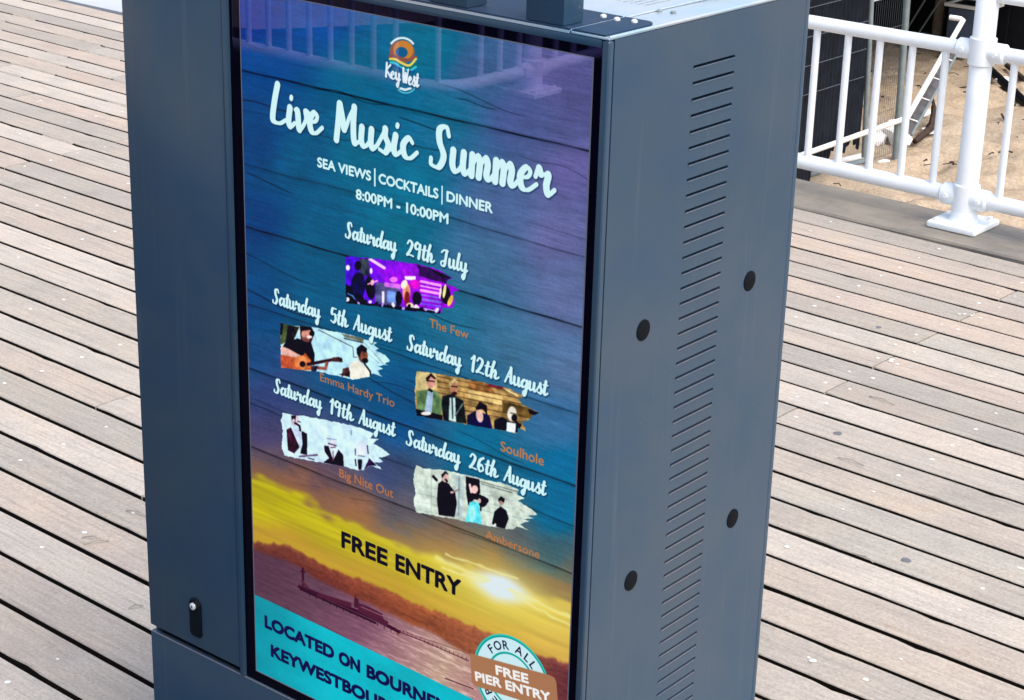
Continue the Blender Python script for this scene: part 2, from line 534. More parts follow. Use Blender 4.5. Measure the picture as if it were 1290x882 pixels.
def post_asm(root, x, y, dirx, top=1.02, scale=1.0):
    """post with base plate and tee clamps; dirx = unit rail direction"""
    d = Vector(dirx)
    tube('post', [(x, y, .026), (x, y, top - .01), (x, y, top)], [.042, .042, .034], M['white'], root, 20)
    bm = bmesh.new()
    bm_box(bm, -.1, .1, -.105, .105, .004, .030, .010, 3)
    bmesh.ops.translate(bm, verts=bm.verts, vec=(x, y, 0))
    o = done('base_plate', bm, M['white'], root)
    bm = bmesh.new()
    bm_tube(bm, [(x, y, .028), (x, y, .036), (x, y, .05), (x, y, .11)], [.064, .054, .050, .048], 20)
    done('collar', bm, M['white'], root, ang=.9)
    for sx in (-1, 1):
        for sy in (-1, 1):
            bm = bmesh.new()
            bm_tube(bm, [(x + sx * .072, y + sy * .076, .030), (x + sx * .072, y + sy * .076, .040)], [.012, .010], 8)
            done('bolt', bm, M['white'], root)
    for z, rr in ((.118, .041), (.672, .038)):
        bm = bmesh.new()
        bm_tube(bm, [(x, y, z - .052), (x, y, z - .048), (x, y, z + .048), (x, y, z + .052)], [.045, .050, .050, .045], 20)
        for s in (-1, 1):
            p0 = Vector((x, y, z)) + d * .02 * s; p1 = Vector((x, y, z)) + d * .090 * s
            p2 = Vector((x, y, z)) + d * .096 * s
            bm_tube(bm, [p0, p1, p2], [rr, rr, rr - .006], 16)
            nrm = Vector((-d.y, d.x, 0))
            bolt_bm(bm, Vector((x, y, z)) + d * .065 * s - nrm * (rr - .003), -nrm)
            bolt_bm(bm, Vector((x, y, z)) + d * .065 * s + nrm * (rr - .003), nrm)
        done('clamp', bm, M['white'], root, ang=.7)

def rails(root, pts, bal, zb=.118, zm=.672, zt=.872, top=True):
    P = [Vector((x, y, 0)) for x, y in pts]
    for nm, z, r in (('bottom_rail', zb, .0305), ('middle_rail', zm, .0270)) + ((('top_rail', zt, .019),) if top else ()):
        tube(nm, [p + Vector((0, 0, z)) for p in P], r, M['white'], root, 16)
    me = None
    for x, y in bal:
        if me is None:
            o = tube('baluster', [(0, 0, zb + .01), (0, 0, zm - .01)], .0142, M['white'], root, 12)
            me = o.data
        else:
            o = link('baluster', me, None, root)
        o.location = (x, y, 0)

RY = 4.5
rail = empty('railing', (-1.62, RY, 0), 'white painted pier railing with thin balusters on the edge beam above the sand', 'railing')
def local(root, f):
    before = set(COL.objects)
    f()
    inv = Matrix.Translation(-Vector(root.location))
    for o in COL.objects:
        if o not in before and o.parent == root:
            o.matrix_parent_inverse = inv
bx = [-1.6255 + i * .1375 for i in range(-13, 22)]
bal = [(x, RY) for x in bx if min(abs(x + 1.62), abs(x + 3.5), abs(x - .26)) > .06 and -3.45 < x < 1.2]
def mk():
    rails(rail, [(-3.5, RY), (-1.62, RY), (1.3, RY)], bal)
    for x in (-3.5, -1.62, .26): post_asm(rail, x, RY, (1, 0, 0))
local(rail, mk)

opp = empty('railing', (-4.12, -5.0, 0), 'white railing on the opposite deck edge turning a corner, seen mirrored in the screen', 'railing')
def mk2():
    arc = [(-4.33 + .21 * math.sin(t), -4.59 + .21 * math.cos(t)) for t in [i * math.pi / 2 / 6 for i in range(7)]]
    pts = [(-8.2, -4.38)] + arc + [(-4.12, -7.2)]
    b = [(x, -4.38) for x in [-4.42 - .1375 * i for i in range(27)]] + [(-4.2, -4.42)] + [(-4.12, -4.62 - .1375 * i) for i in range(18) if abs(-4.62 - .1375 * i + 5.0) > .06]
    rails(opp, pts, b)
    post_asm(opp, -4.12, -5.0, (0, 1, 0))
    post_asm(opp, -6.4, -4.38, (1, 0, 0))
local(opp, mk2)

# ------------------------------------------------------------------ things on the sand
fence = empty('mesh_fence', (-4.35, 9.1, -1.18), 'temporary mesh fence half covered by dark netting standing on the sand behind the railing', 'fence')
def mkf():
    x = -4.37
    tube('fence_post', [(x, 9.16, -1.2), (x, 9.06, 0.9)], .022, M['galv'], fence)
    tube('fence_post', [(x, 8.735, -1.08), (x, 8.565, 0.9)], .017, M['galv'], fence)
    tube('fence_post', [(x, 5.7, -1.2), (x, 5.7, 0.9)], .021, M['galv'], fence)
    for z in (-.535, -.36, -.185, -.01, .165, .34):
        tube('wire', [(x + .022, 5.7, z), (x + .022, 8.6, z + .002)], .0028, M['wire'], fence, 5)
    bm = bmesh.new()
    y = 8.72
    while y < 9.10:
        bm_tube(bm, [(x, y, -1.12), (x, y, .85)], .0010, 4, False); y += .027
    for z in (-1.12, -.82, -.55, -.28, 0, .28, .56):
        bm_tube(bm, [(x, 8.70, z), (x, 9.12, z)], .0017, 4, False)
    tag(done('mesh_wires', bm, M['wire'], fence), kind='stuff')
    # netting with fold relief and a torn lower edge
    bm = bmesh.new(); rs = random.Random(4)
    cols = []
    ny = 210
    for i in range(ny + 1):
        y = 5.7 + (8.70 - 5.7) * i / ny
        zb = -1.16
        if y > 7.9: zb = -1.16 + .18 * min(1, (y - 7.9) / .5) + .04 * math.sin(y * 31) + rs.uniform(-.02, .02)
        dx = .010 * math.sin(i * 2.1) + .012 * math.sin(y * 9)
        col = []
        for j in range(9):
            t = j / 8
            z = zb + (.88 - zb) * t
            yy = y - (.14 * (t - .3) if i == ny else 0)
            col.append(bm.verts.new((x - .012 + dx * (.5 + .5 * t), yy if i < ny else 8.66 - .02 * t, z)))
        cols.append(col)
    for a, b in zip(cols[:-1], cols[1:]):
        for j in range(8): bm.faces.new((a[j], a[j + 1], b[j + 1], b[j]))
    done('netting', bm, M['net'], fence, sm=False)
local(fence, mkf)

GRP = {'litter': 'white litter scraps on the sand', 'branch': 'driftwood branches on the sand', 'stone': 'brown stones on the sand', 'pipe': 'pipes lying on the sand', 'debris': 'scrap heaps at the foot of the dark wall', 'wire': 'slanting stay wires'}
def solo(o, label, cat, group=None, kind=None):
    return tag(o, label, cat, group or GRP.get(cat), kind)

solo(tube('white_bar', [(-4.335, 7.2, -.898), (-4.335, 9.16, -.900)], .017, M['barwhite']),
     'straight white bar fixed along the front of the netted fence', 'bar')
# leaning white brace with bent tip
o = tube('white_brace', [(-4.335, 9.18, -.915), (-4.688, 10.54, -.528), (-4.703, 10.60, -.512), (-4.722, 10.60, -.503), (-4.80, 10.585, -.500)], .019, M['barwhite'])
solo(o, 'long white brace rising behind the railing with a bent upper tip', 'bar')
lad = empty('ladder_strip', (-4.40, 9.5, -1.1), 'narrow grey ladder strip leaning close beside the long white brace', 'ladder')
def mkl():
    a0, a1 = Vector((-4.36, 9.26, -1.02)), Vector((-4.735, 10.60, -.70))
    s = Vector((.020, .034, -.014))
    tube('stile', [a0 - s, a1 - s], .008, M['foil'], lad, 8)
    tube('stile', [a0 + s, a1 + s], .010, M['galv'], lad, 8)
    bm = bmesh.new()
    vs = [bm.verts.new(p) for p in (a0 - s, a1 - s, a1 + s * .9, a0 + s * .9)]
    bm.faces.new(vs)
    w = bmesh.ops.solidify(bm, geom=bm.faces[:], thickness=.004)
    done('web', bm, M['foil'], lad, sm=False)
    for i in range(4):
        t = (i + .6) / 4.3; p = a0.lerp(a1, t)
        tube('rung', [p - s, p + s], .006, M['barwhite'], lad, 6)
local(lad, mkl)
solo(tube('scaffold_pipe', [(-4.72, 7.9, -1.15), (-4.50, 9.02, -1.15)], .024, M['barwhite']), 'pale pipe lying on the sand just behind the bottom rail', 'pipe')
solo(tube('scaffold_pipe', [(-4.62, 7.95, -1.15), (-4.43, 8.95, -1.15)], .020, M['galv']), 'grey pipe lying on the sand beside the pale pipe', 'pipe')
solo(tube('black_pole', [(-5.35, 12.25, -1.14), (-4.39, 11.13, -1.15), (-3.6, 10.2, -1.15)], .032, M['rubber']), 'black pole lying on the sand right of the railing post', 'pole')
solo(tube('black_pole', [(-5.05, 12.15, -1.13), (-4.72, 11.80, -1.14)], .020, M['twig']), 'short dark stick lying above the black pole on the sand', 'stick')
for pts, lab in ((((-4.47, 9.60, -1.16), (-4.46, 9.80, -1.10), (-4.60, 10.1, -1.05), (-4.76, 10.36, -1.02)), 'curved dark driftwood branch on the sand, longest of two'),
                 (((-4.50, 9.78, -1.15), (-4.52, 9.95, -1.09), (-4.66, 10.2, -1.06)), 'shorter curved dark branch lying against the longer branch')):
    solo(tube('branch', pts, [.020, .026, .018, .006][:len(pts)], M['twig'], None, 7), lab, 'branch')

def crumple(name, c, r, mat, seed, lab, cat, flat=.55):
    bm = bmesh.new()
    bmesh.ops.create_icosphere(bm, subdivisions=2, radius=1)
    rs = random.Random(seed)
    for v in bm.verts:
        v.co = v.co * rs.uniform(.6, 1.15)
        v.co = Vector((v.co.x * r[0], v.co.y * r[1], v.co.z * r[2])) + Vector(c)
    solo(done(name, bm, mat, sm=False), lab, cat)
crumple('crumpled_paper', (-4.62, 9.34, -1.12), (.07, .13, .06), M['paper'], 1, 'small crumpled white scrap left of the larger white bag on sand', 'litter')
crumple('plastic_bag', (-4.55, 9.50, -1.10), (.10, .16, .10), M['paper'], 2, 'largest crumpled white bag on the sand behind the balusters', 'bag')
crumple('crumpled_paper', (-4.49, 9.86, -1.13), (.06, .10, .03), M['paper'], 3, 'flat white scrap caught under the dark driftwood branch', 'litter')
crumple('crumpled_paper', (-4.38, 9.02, -1.165), (.03, .07, .01), M['paper'], 4, 'thin white scrap lying flat on sand nearest the bottom rail', 'litter')
crumple('crumpled_paper', (-4.78, 10.30, -1.14), (.05, .10, .03), M['paper'], 5, 'white scrap lying beside the foot of the ladder strip', 'litter')
crumple('crumpled_paper', (-4.86, 11.72, -1.15), (.07, .08, .03), M['paper'], 6, 'white scrap on sand under the black pole right of the post', 'litter')
crumple('stone', (-4.80, 8.55, -1.14), (.05, .07, .05), M['rock'], 7, 'rough brown stone on the sand beside the kiosk edge', 'stone')
crumple('stone', (-4.62, 8.66, -1.15), (.035, .045, .035), M['rock'], 8, 'smaller brown stone next to the rough brown stone', 'stone')

hoard = empty('dark_wall', (-6, 12.9, -1.18), 'black boarded wall closing off the sand behind the fence', 'wall')
def mkh():
    for i in range(34):
        x = -10.5 + i * .30
        box('board', x + .004, x + .296, 12.85 + (i % 3) * .004, 12.90, -1.25, 1.6, M['hoard'], hoard, .004, 1)
    box('top_board', -10.5, -.3, 12.83, 12.93, 1.602, 1.68, M['hoard'], hoard)
local(hoard, mkh)
solo(tube('wooden_post', [(-5.86, 12.5, -1.2), (-5.80, 12.5, 1.2)], .045, M['brown'], None, 10), 'weathered brown post standing in front of the dark wall', 'post')
for k, (a, b) in enumerate(((( -6.051, 12.4, -.984), (-5.70, 12.4, -.31)), ((-5.934, 12.4, -.987), (-5.55, 12.4, -.31)))):
    solo(tube('stay_wire', [Vector(a) - (Vector(b) - Vector(a)) * .28, b], .007, M['galv'], None, 6), ('left' if k == 0 else 'right') + ' of two thin slanting stay wires before the dark wall', 'wire')
binr = empty('storage_bin', (-5.5, 12.2, -1.18), 'dull blue bin with white rim half hidden by the railing post', 'bin')
def mkb():
    bm = bmesh.new()
    bm_box(bm, -5.70, -5.40, 12.35, 12.65, -1.18, -.775, .015)
    done('body', bm, M['bin'], binr)
    bm = bmesh.new()
    for (x0, x1, y0, y1) in ((-5.73, -5.37, 12.33, 12.36), (-5.73, -5.37, 12.64, 12.67), (-5.73, -5.70, 12.361, 12.639), (-5.40, -5.37, 12.361, 12.639)):
        bm_box(bm, x0, x1, y0, y1, -.78, -.755)
    done('rim', bm, M['barwhite'], binr, sm=False)
    box('lid', -5.715, -5.385, 12.345, 12.655, -.79, -.765, M['lock'], binr)
local(binr, mkb)
# scrap heap along the wall foot
for i, (x, y, s, m, lab) in enumerate(((-5.95, 12.45, .13, 'foil', 'grey crumpled scrap heap at the foot of the brown post'), (-5.55, 12.25, .10, 'foil', 'low grey scrap beside the blue bin foot'),
                              (-6.15, 12.55, .12, 'hoard', 'black rubbish sack at the foot of the dark wall'), (-6.02, 12.30, .05, 'rock', 'ochre scrap lying left of the brown post'))):
    crumple('scrap', (x, y, -1.12), (s, s * 1.2, s * .5), M[m], 30 + i, lab, 'debris')
# twigs and weed on the sand
bm = bmesh.new(); rs = random.Random(77)
for i in range(150):
    x, y = rs.uniform(-7.5, -3.2), rs.uniform(7.5, 12.8); a = rs.uniform(0, 3.1); l = rs.uniform(.02, .11)
    z = -1.165
    bm_tube(bm, [(x, y, z), (x + l * .5 * math.cos(a) + .01, y + l * .5 * math.sin(a), z + .012), (x + l * math.cos(a), y + l * math.sin(a), z)], rs.uniform(.003, .007), 5)
for (x, y, l, a) in ((-4.53, 10.46, .2, 1.9), (-4.26, 10.11, .1, 1.6), (-4.3, 10.6, .14, 2.2)):
    bm_tube(bm, [(x, y, -1.16), (x + l * math.cos(a), y + l * math.sin(a), -1.15)], .008, 5)
tag(done('twigs_on_sand', bm, M['twig']), kind='stuff')

# ------------------------------------------------------------------ poster picture (painted in memory, shown on the screen)
PXM = 1.6
PWm, PHm = 680.0, 1192.0
TW, TH = int(PWm * PXM), int(PHm * PXM)
Hm = np.array([[2.002017483451886, -0.05069589038826749, -600.4739892331303], [-0.27193512773516954, 1.379190618871734, 100.63751127896305], [0.00042668562316343323, -0.00017474825427288813, 1.0]])
Hi = np.linalg.inv(Hm)
MX, MY = np.meshgrid((np.arange(TW) + .5) / PXM, (np.arange(TH) + .5) / PXM)     # poster millimetres, y down
def tosrc(X, Y):
    w = Hi[2, 0] * X + Hi[2, 1] * Y + Hi[2, 2]
    return (Hi[0, 0] * X + Hi[0, 1] * Y + Hi[0, 2]) / w, (Hi[1, 0] * X + Hi[1, 1] * Y + Hi[1, 2]) / w
def tomm(x, y):
    w = Hm[2, 0] * x + Hm[2, 1] * y + Hm[2, 2]
    return (Hm[0, 0] * x + Hm[0, 1] * y + Hm[0, 2]) / w, (Hm[1, 0] * x + Hm[1, 1] * y + Hm[1, 2]) / w
QX, QY = tosrc(MX, MY)
nrs = np.random.RandomState(12)
def vnoise(cx, cy, amp=1.0):
    """smooth value noise with cells of cx, cy millimetres"""
    gw, gh = int(PWm / cx) + 3, int(PHm / cy) + 3
    g = nrs.rand(gh, gw)
    u = MX / cx; v = MY / cy
    i = u.astype(int); j = v.astype(int); fu = u - i; fv = v - j
    fu = fu * fu * (3 - 2 * fu); fv = fv * fv * (3 - 2 * fv)
    r = (g[j, i] * (1 - fu) + g[j, i + 1] * fu) * (1 - fv) + (g[j + 1, i] * (1 - fu) + g[j + 1, i + 1] * fu) * fv
    return (r - .5) * 2 * amp
# --- background colours
cps = [(310, 30, 24, 55, 140), (330, 80, 12, 70, 135), (400, 20, 30, 75, 150), (450, 90, 10, 100, 135), (540, 60, 20, 110, 140), (600, 90, 70, 95, 140),
       (700, 90, 92, 90, 148), (735, 120, 84, 84, 138), (560, 150, 40, 112, 148), (650, 150, 80, 90, 146), (720, 220, 100, 96, 156), (320, 180, 8, 66, 120), (380, 200, 12, 88, 128),
       (450, 200, 16, 105, 135), (520, 240, 28, 112, 142), (620, 260, 84, 104, 152), (700, 300, 104, 106, 160), (320, 280, 10, 62, 118), (400, 300, 14, 92, 130),
       (500, 300, 30, 112, 138), (600, 330, 76, 112, 150), (710, 380, 98, 112, 160), (320, 380, 22, 72, 124), (400, 380, 20, 90, 128), (480, 420, 24, 94, 130),
       (560, 400, 44, 110, 142), (640, 440, 70, 116, 152), (720, 470, 88, 118, 160), (320, 450, 44, 74, 124), (340, 500, 66, 70, 122), (430, 480, 34, 84, 130),
       (500, 500, 24, 84, 134), (600, 470, 52, 110, 146), (700, 530, 60, 112, 160), (330, 550, 74, 66, 108), (400, 560, 66, 66, 116), (500, 540, 30, 84, 140), (600, 560, 22, 112, 152),
       (700, 600, 12, 112, 160), (330, 580, 104, 84, 92), (400, 610, 104, 78, 92), (480, 600, 62, 74, 116), (500, 650, 92, 84, 100), (590, 610, 20, 100, 140), (700, 650, 10, 108, 156),
       (560, 680, 128, 96, 84), (640, 690, 84, 92, 104), (700, 700, 60, 98, 116), (717, 720, 96, 100, 92), (450, 640, 150, 100, 76), (380, 605, 140, 96, 78), (620, 705, 150, 110, 70)]
num = np.zeros((TH, TW, 3)); den = np.zeros((TH, TW))
for x, y, r, g, b in cps:
    d2 = ((QX - x) ** 2 + (QY - y) ** 2 + 120.0)
    w = 1 / d2 ** 1.55
    den += w
    for i, c in enumerate((r, g, b)): num[..., i] += w * c
IMG = num / den[..., None] / 255.0
k_ = (1 - np.clip((QX - 520) / 160, 0, 1)) * (1 - np.clip((QY - 480) / 80, 0, 1))
IMG[..., 0] *= 1 - .22 * k_; IMG[..., 2] *= 1 + .02 * k_
def lerp_line(pts, x):
    xs, ys = zip(*pts)
    return np.interp(x, xs, ys)
def sstep(a, b, x):
    t = np.clip((x - a) / (b - a), 0, 1)
    return t * t * (3 - 2 * t)
def blend(mask, col):
    global IMG
    c = np.asarray(col, float)
    if c.ndim == 1: c = c / 255.0
    IMG = IMG * (1 - mask[..., None]) + c * mask[..., None]
# wood grain printed on the poster
grain = vnoise(40, 2.4, .5) + vnoise(14, 1.3, .5) + vnoise(120, 7, .35)
bl = vnoise(45, 30, .5) + vnoise(20, 14, .35)
IMG *= (1 + .10 * grain + .08 * bl)[..., None]
IMG = IMG * (1 + .03 * vnoise(1.6, 1.6)[..., None]) + .012 * vnoise(3, 3)[..., None]
ycut = lerp_line([(300, 588), (318, 590), (417, 640), (528, 692), (600, 722), (640, 738), (720, 752)], QX)
fade_low = 1 - sstep(-25, 20, QY - ycut)
for yb, wv, dk, ph in ((126.7, 0, .95, 0), (275, 2.5, .45, 1), (380, .6, .95, 2), (512, 1.5, .55, 3), (625, .8, .85, 4), (690, 5, .5, 5.2), (765, .8, .75, 6), (850, 2, .5, 1)):
    yy = yb + wv * np.sin(MX / 95 + ph) + .35 * np.sin(MX / 21 + ph * 3)
    d = np.abs(MY - yy)
    m = np.exp(-(d / 1.5) ** 2) * dk
    sh = np.exp(-np.maximum(MY - yy, 0) / 9) * (MY > yy) * .18 * dk
    k = np.clip(m * (.75 + .25 * vnoise(25, 400)) , 0, 1) * (1 - .8 * sstep(0, 60, QY - ycut))
    IMG *= (1 - .80 * k - sh * (1 - sstep(-10, 30, QY - ycut)))[..., None]
for q in range(26):     # short cracks and curved grain
    cx, cy, l = nrs.uniform(0, 680), nrs.uniform(70, 800), nrs.uniform(40, 150)
    yy = cy + nrs.uniform(-.12, .12) * (MX - cx) + nrs.uniform(1, 6) * np.sin((MX - cx) / nrs.uniform(18, 45))
    k = np.exp(-((MY - yy) / nrs.uniform(.7, 1.4)) ** 2) * (1 - sstep(.6, 1, np.abs(MX - cx) / l)) * nrs.uniform(.18, .5)
    IMG *= (1 - k * fade_low)[..., None]
# --- sunset
yel = np.stack([np.interp(QX + (QY - 700) * .4, [300, 400, 520, 640, 740], v) for v in ([176, 178, 182, 196, 200], [176, 178, 176, 186, 182], [22, 26, 36, 66, 84])], -1) / 255
topn = QY - ycut + 10 * vnoise(60, 24) + 6 * vnoise(22, 10)
org = sstep(-26, -2, topn) * (1 - sstep(2, 30, topn))
blend(org * .62, (158, 104, 62))
m = sstep(0, 16, topn)
streak = vnoise(160, 7, .5) + vnoise(70, 4, .4)
yel = yel * np.array([1.10, 1.02, 1.0])
blend(m, np.clip(yel * (1 + .14 * streak)[..., None], 0, 1))
# darker clouds in the sky
cl = sstep(.15, .75, vnoise(150, 26) * .7 + vnoise(60, 12) * .5) * m
blend(cl * .22, (150, 132, 40))
hill = lerp_line([(300, 672), (320, 684), (357, 688), (385, 702), (420, 720), (450, 730), (480, 741), (511, 757), (540, 769), (571, 781), (620, 801), (680, 827), (716, 838)], QX) + 1.8 * vnoise(13, 900) + .9 * vnoise(5, 900)
gx = np.clip((QX - 320) / 400, 0, 1)
# low glow over the hills at left
blend(m * np.exp(-((QY - hill + 12) / 12) ** 2) * .45 * (1 - gx), (190, 130, 62))
blend(m * np.exp(-((QY - hill + 4) / 22) ** 2) * .40, (206, 150, 62))
hm = sstep(-3.0, 2.5, QY - hill)
hc = np.stack([np.interp(gx, [0, .25, .5, .75, 1], v) for v in ([118, 138, 172, 176, 120], [56, 62, 88, 100, 54], [46, 46, 52, 66, 62])], -1) / 255
hc = hc * .86 + np.array([196, 130, 66]) / 255 * .14 * np.exp(-((QY - hill) / 10) ** 2)[..., None]
blend(hm, hc * (1 + .10 * vnoise(6, 3) + .08 * vnoise(40, 5))[..., None])
water = lerp_line([(300, 682), (320, 692), (357, 706), (420, 741), (470, 765), (540, 797), (600, 830), (660, 862), (716, 890)], QX)
wm = sstep(-2.5, 5, QY - water - 1.5 * vnoise(30, 900))
wc = np.stack([np.interp(QX + (QY - 760) * .5, [320, 400, 470, 540, 600, 700], v) for v in ([92, 108, 132, 176, 196, 178], [58, 70, 84, 130, 160, 120], [74, 88, 106, 132, 140, 132])], -1) / 255
wav = vnoise(16, 2.0, .5) + vnoise(40, 3.5, .5) + vnoise(7, 1.6, .4)
blend(wm, np.clip(wc * (1 + .13 * wav)[..., None], 0, 1))
refl = np.exp(-((QX - 570) / 75) ** 2) * wm * sstep(.1, .8, wav)
blend(refl * .55, (236, 214, 200))
# sun
def glow(cx, cy, sx, sy, ang):
    dx, dy = QX - cx, QY - cy
    a = math.radians(ang); u = dx * math.cos(a) + dy * math.sin(a); v = -dx * math.sin(a) + dy * math.cos(a)
    return np.exp(-np.abs(u / sx) ** 1.6 - np.abs(v / sy) ** 1.3)
above = (1 - hm)
blend(glow(626, 742, 120, 34, 24) * above * .8, (236, 222, 90))
blend(np.clip(glow(628, 741, 40, 13, 20) * 1.35, 0, 1) * above, (255, 238, 170))
blend(np.clip(glow(628, 741, 34, 14, 22) * 2.6 - .35, 0, 1) * above, (226, 240, 244))
for (ax, ay, bx_, by_, w) in ((548, 704, 612, 732, 3.0), (556, 716, 606, 734, 2.0), (640, 744, 716, 778, 2.2), (645, 752, 716, 790, 1.6), (560, 700, 650, 730, 1.6)):
    t = np.clip(((QX - ax) * (bx_ - ax) + (QY - ay) * (by_ - ay)) / ((bx_ - ax) ** 2 + (by_ - ay) ** 2), 0, 1)
    dd = np.hypot(QX - ax - t * (bx_ - ax), QY - ay - t * (by_ - ay) + 1.5 * vnoise(14, 6))
    blend(np.exp(-(dd / w) ** 2) * .75 * above, (246, 240, 150))

# --- drawing helpers working in the measured frame
def window(pts, pad=4):
    mm = [tomm(x, y) for x, y in pts]
    xs = [a for a, b in mm]; ys = [b for a, b in mm]
    x0 = max(0, int((min(xs) - pad) * PXM)); x1 = min(TW, int((max(xs) + pad) * PXM) + 1)
    y0 = max(0, int((min(ys) - pad) * PXM)); y1 = min(TH, int((max(ys) + pad) * PXM) + 1)
    return slice(y0, y1), slice(x0, x1)
def inpoly(px, py, pts):
    ins = np.zeros(px.shape, bool); n = len(pts)
    for i in range(n):
        x1, y1 = pts[i]; x2, y2 = pts[(i + 1) % n]
        c = ((y1 > py) != (y2 > py))
        with np.errstate(divide='ignore', invalid='ignore'):
            xx = (x2 - x1) * (py - y1) / ((y2 - y1) if y2 != y1 else 1e-9) + x1
        ins ^= c & (px < xx)
    return ins
def paint(tgt, sl, m, col):
    c = np.asarray(col, float) / 255
    tgt[sl] = tgt[sl] * (1 - m[..., None]) + c * m[..., None]
def soft(m):
    """small box blur for an even edge"""
    f = m.astype(float); p = np.pad(f, 1, mode='edge')
    return (p[:-2, 1:-1] + p[2:, 1:-1] + p[1:-1, :-2] + p[1:-1, 2:] + 2 * f) / 6
def poly(tgt, pts, col, a=1.0):
    sl = window(pts); m = soft(inpoly(QX[sl], QY[sl], pts)) * a
    paint(tgt, sl, m, col)
def ell(tgt, cx, cy, rx, ry, ang, col, a=1.0):
    R = max(rx, ry)
    sl = window([(cx - R, cy - R), (cx + R, cy - R), (cx + R, cy + R), (cx - R, cy + R)])
    t = math.radians(ang); dx, dy = QX[sl] - cx, QY[sl] - cy
    u = dx * math.cos(t) + dy * math.sin(t); v = -dx * math.sin(t) + dy * math.cos(t)
    d = (np.hypot(u / rx, v / ry) - 1) * min(rx, ry)
    paint(tgt, sl, np.clip(.5 - d * 1.6, 0, 1) * a, col)
def line(tgt, pts, w, col, a=1.0):
    for (ax, ay), (bx_, by_) in zip(pts[:-1], pts[1:]):
        sl = window([(ax - w, ay - w), (bx_ + w, by_ + w), (ax + w, ay + w), (bx_ - w, by_ - w)])
        px, py = QX[sl], QY[sl]
        L2 = (bx_ - ax) ** 2 + (by_ - ay) ** 2 + 1e-9
        t = np.clip(((px - ax) * (bx_ - ax) + (py - ay) * (by_ - ay)) / L2, 0, 1)
        d = np.hypot(px - ax - t * (bx_ - ax), py - ay - t * (by_ - ay)) - w / 2
        paint(tgt, sl, np.clip(.5 - d * 1.8, 0, 1) * a, col)

def grit(sl):
    for _ in range(2):      # photographic softness
        a_ = T[sl]; p_ = np.pad(a_, ((1, 1), (1, 1), (0, 0)), mode='edge')
        T[sl] = (p_[:-2, 1:-1] + p_[2:, 1:-1] + p_[1:-1, :-2] + p_[1:-1, 2:] + a_) / 5
    big = vnoise(7, 9)[sl] * .22 + vnoise(17, 12)[sl] * .16
    T[sl] = T[sl] * (1 + big * np.clip(1.1 - T[sl].mean(-1), 0, 1))[..., None]
    T[sl] = np.clip((T[sl] - .52) * 1.25 + .5, 0, 1) * (1 + (.14 * vnoise(2.0, 2.0)[sl] + .20 * vnoise(5, 4)[sl] + .16 * vnoise(11, 9)[sl]) * np.clip(1.05 - T[sl].mean(-1), .05, 1))[..., None]
def brushmask(outline):
    sl = window(outline)
    return sl, soft(inpoly(QX[sl] + .7 * vnoise(5, 3)[sl], QY[sl] + .7 * vnoise(7, 2.5)[sl], outline))
def zpt(z, pts):      # scale (ox, oy, s) helper for measured outlines
    ox, oy, s = z
    return [(ox + x * s, oy + y * s) for x, y in pts]

# photo 1: purple stage
z = (420, 300, .14742)
def Z(*p): return zpt(z, p)
out = Z((90, 165), (170, 165), (300, 178), (470, 195), (620, 215), (740, 235), (830, 262), (900, 285), (960, 320), (1010, 345), (960, 360), (950, 400), (1070, 445), (1010, 470), (1020, 560), (1000, 600), (920, 600), (905, 650), (740, 635), (600, 625), (420, 595), (250, 575), (100, 560), (88, 400))
T = IMG.copy()
sl, mk_ = brushmask(out)
cpx, cpy = QX[sl], QY[sl]
T[sl] = np.stack([.38 + .25 * np.clip((cpx - 440) / 80, 0, 1), np.zeros_like(cpx) + .02, .88 + 0 * cpx], -1)
def zp(pts, col, a=1): poly(T, zpt(z, pts), col, a)
def ze(cx, cy, rx, ry, ang, col, a=1):
    (x, y), = zpt(z, [(cx, cy)]); ell(T, x, y, rx * z[2], ry * z[2], ang, col, a)
def zl(pts, w, col, a=1): line(T, zpt(z, pts), w * z[2], col, a)
zp([(700, 230), (1000, 330), (960, 400), (720, 330)], (70, 4, 90)); zp([(760, 235), (990, 350), (900, 330)], (20, 4, 30))
ze(480, 330, 120, 60, 20, (160, 10, 250), .8); ze(650, 290, 70, 60, 0, (170, 0, 240), .8)
zp([(205, 180), (290, 180), (290, 330), (215, 320)], (70, 76, 84))
zp([(350, 380), (560, 400), (560, 600), (340, 560)], (96, 96, 140)); zp([(420, 380), (560, 400), (560, 440), (420, 420)], (210, 120, 240))
zp([(400, 460), (420, 460), (420, 560), (400, 560)], (230, 220, 230)); zp([(450, 450), (520, 470), (520, 560), (440, 550)], (120, 150, 215))
zp([(590, 330), (690, 330), (690, 370), (600, 360)], (255, 235, 255)); ze(500, 360, 35, 25, 0, (235, 130, 250)); ze(680, 400, 45, 40, 0, (215, 0, 200))
for i in range(6): zl([(735, 375 + i * 38), (900, 410 + i * 36)], 16 if i % 2 else 24, (236, 170, 255) if i < 3 else (150, 120, 240))
zl([(300, 185), (420, 260)], 26, (255, 205, 240)); ze(110, 258, 18, 24, 0, (250, 245, 255)); ze(308, 285, 12, 26, 0, (255, 235, 245))
ze(195, 420, 62, 120, 4, (22, 6, 84)); ze(195, 240, 28, 40, 0, (14, 4, 40)); ze(190, 540, 60, 60, 0, (12, 2, 50))
ze(300, 430, 40, 100, -8, (26, 8, 50)); zl([(280, 400), (330, 380), (360, 370)], 14, (240, 160, 200)); ze(318, 385, 16, 26, 0, (240, 190, 200))
zp([(90, 400), (150, 420), (160, 570), (95, 560)], (6, 4, 26)); zl([(110, 480), (150, 500), (180, 540)], 14, (90, 130, 190))
ze(545, 520, 28, 60, 0, (14, 6, 30)); ze(610, 470, 34, 80, 0, (222, 160, 130)); ze(590, 400, 26, 40, 20, (250, 235, 210)); ze(615, 520, 24, 60, 0, (150, 60, 60))
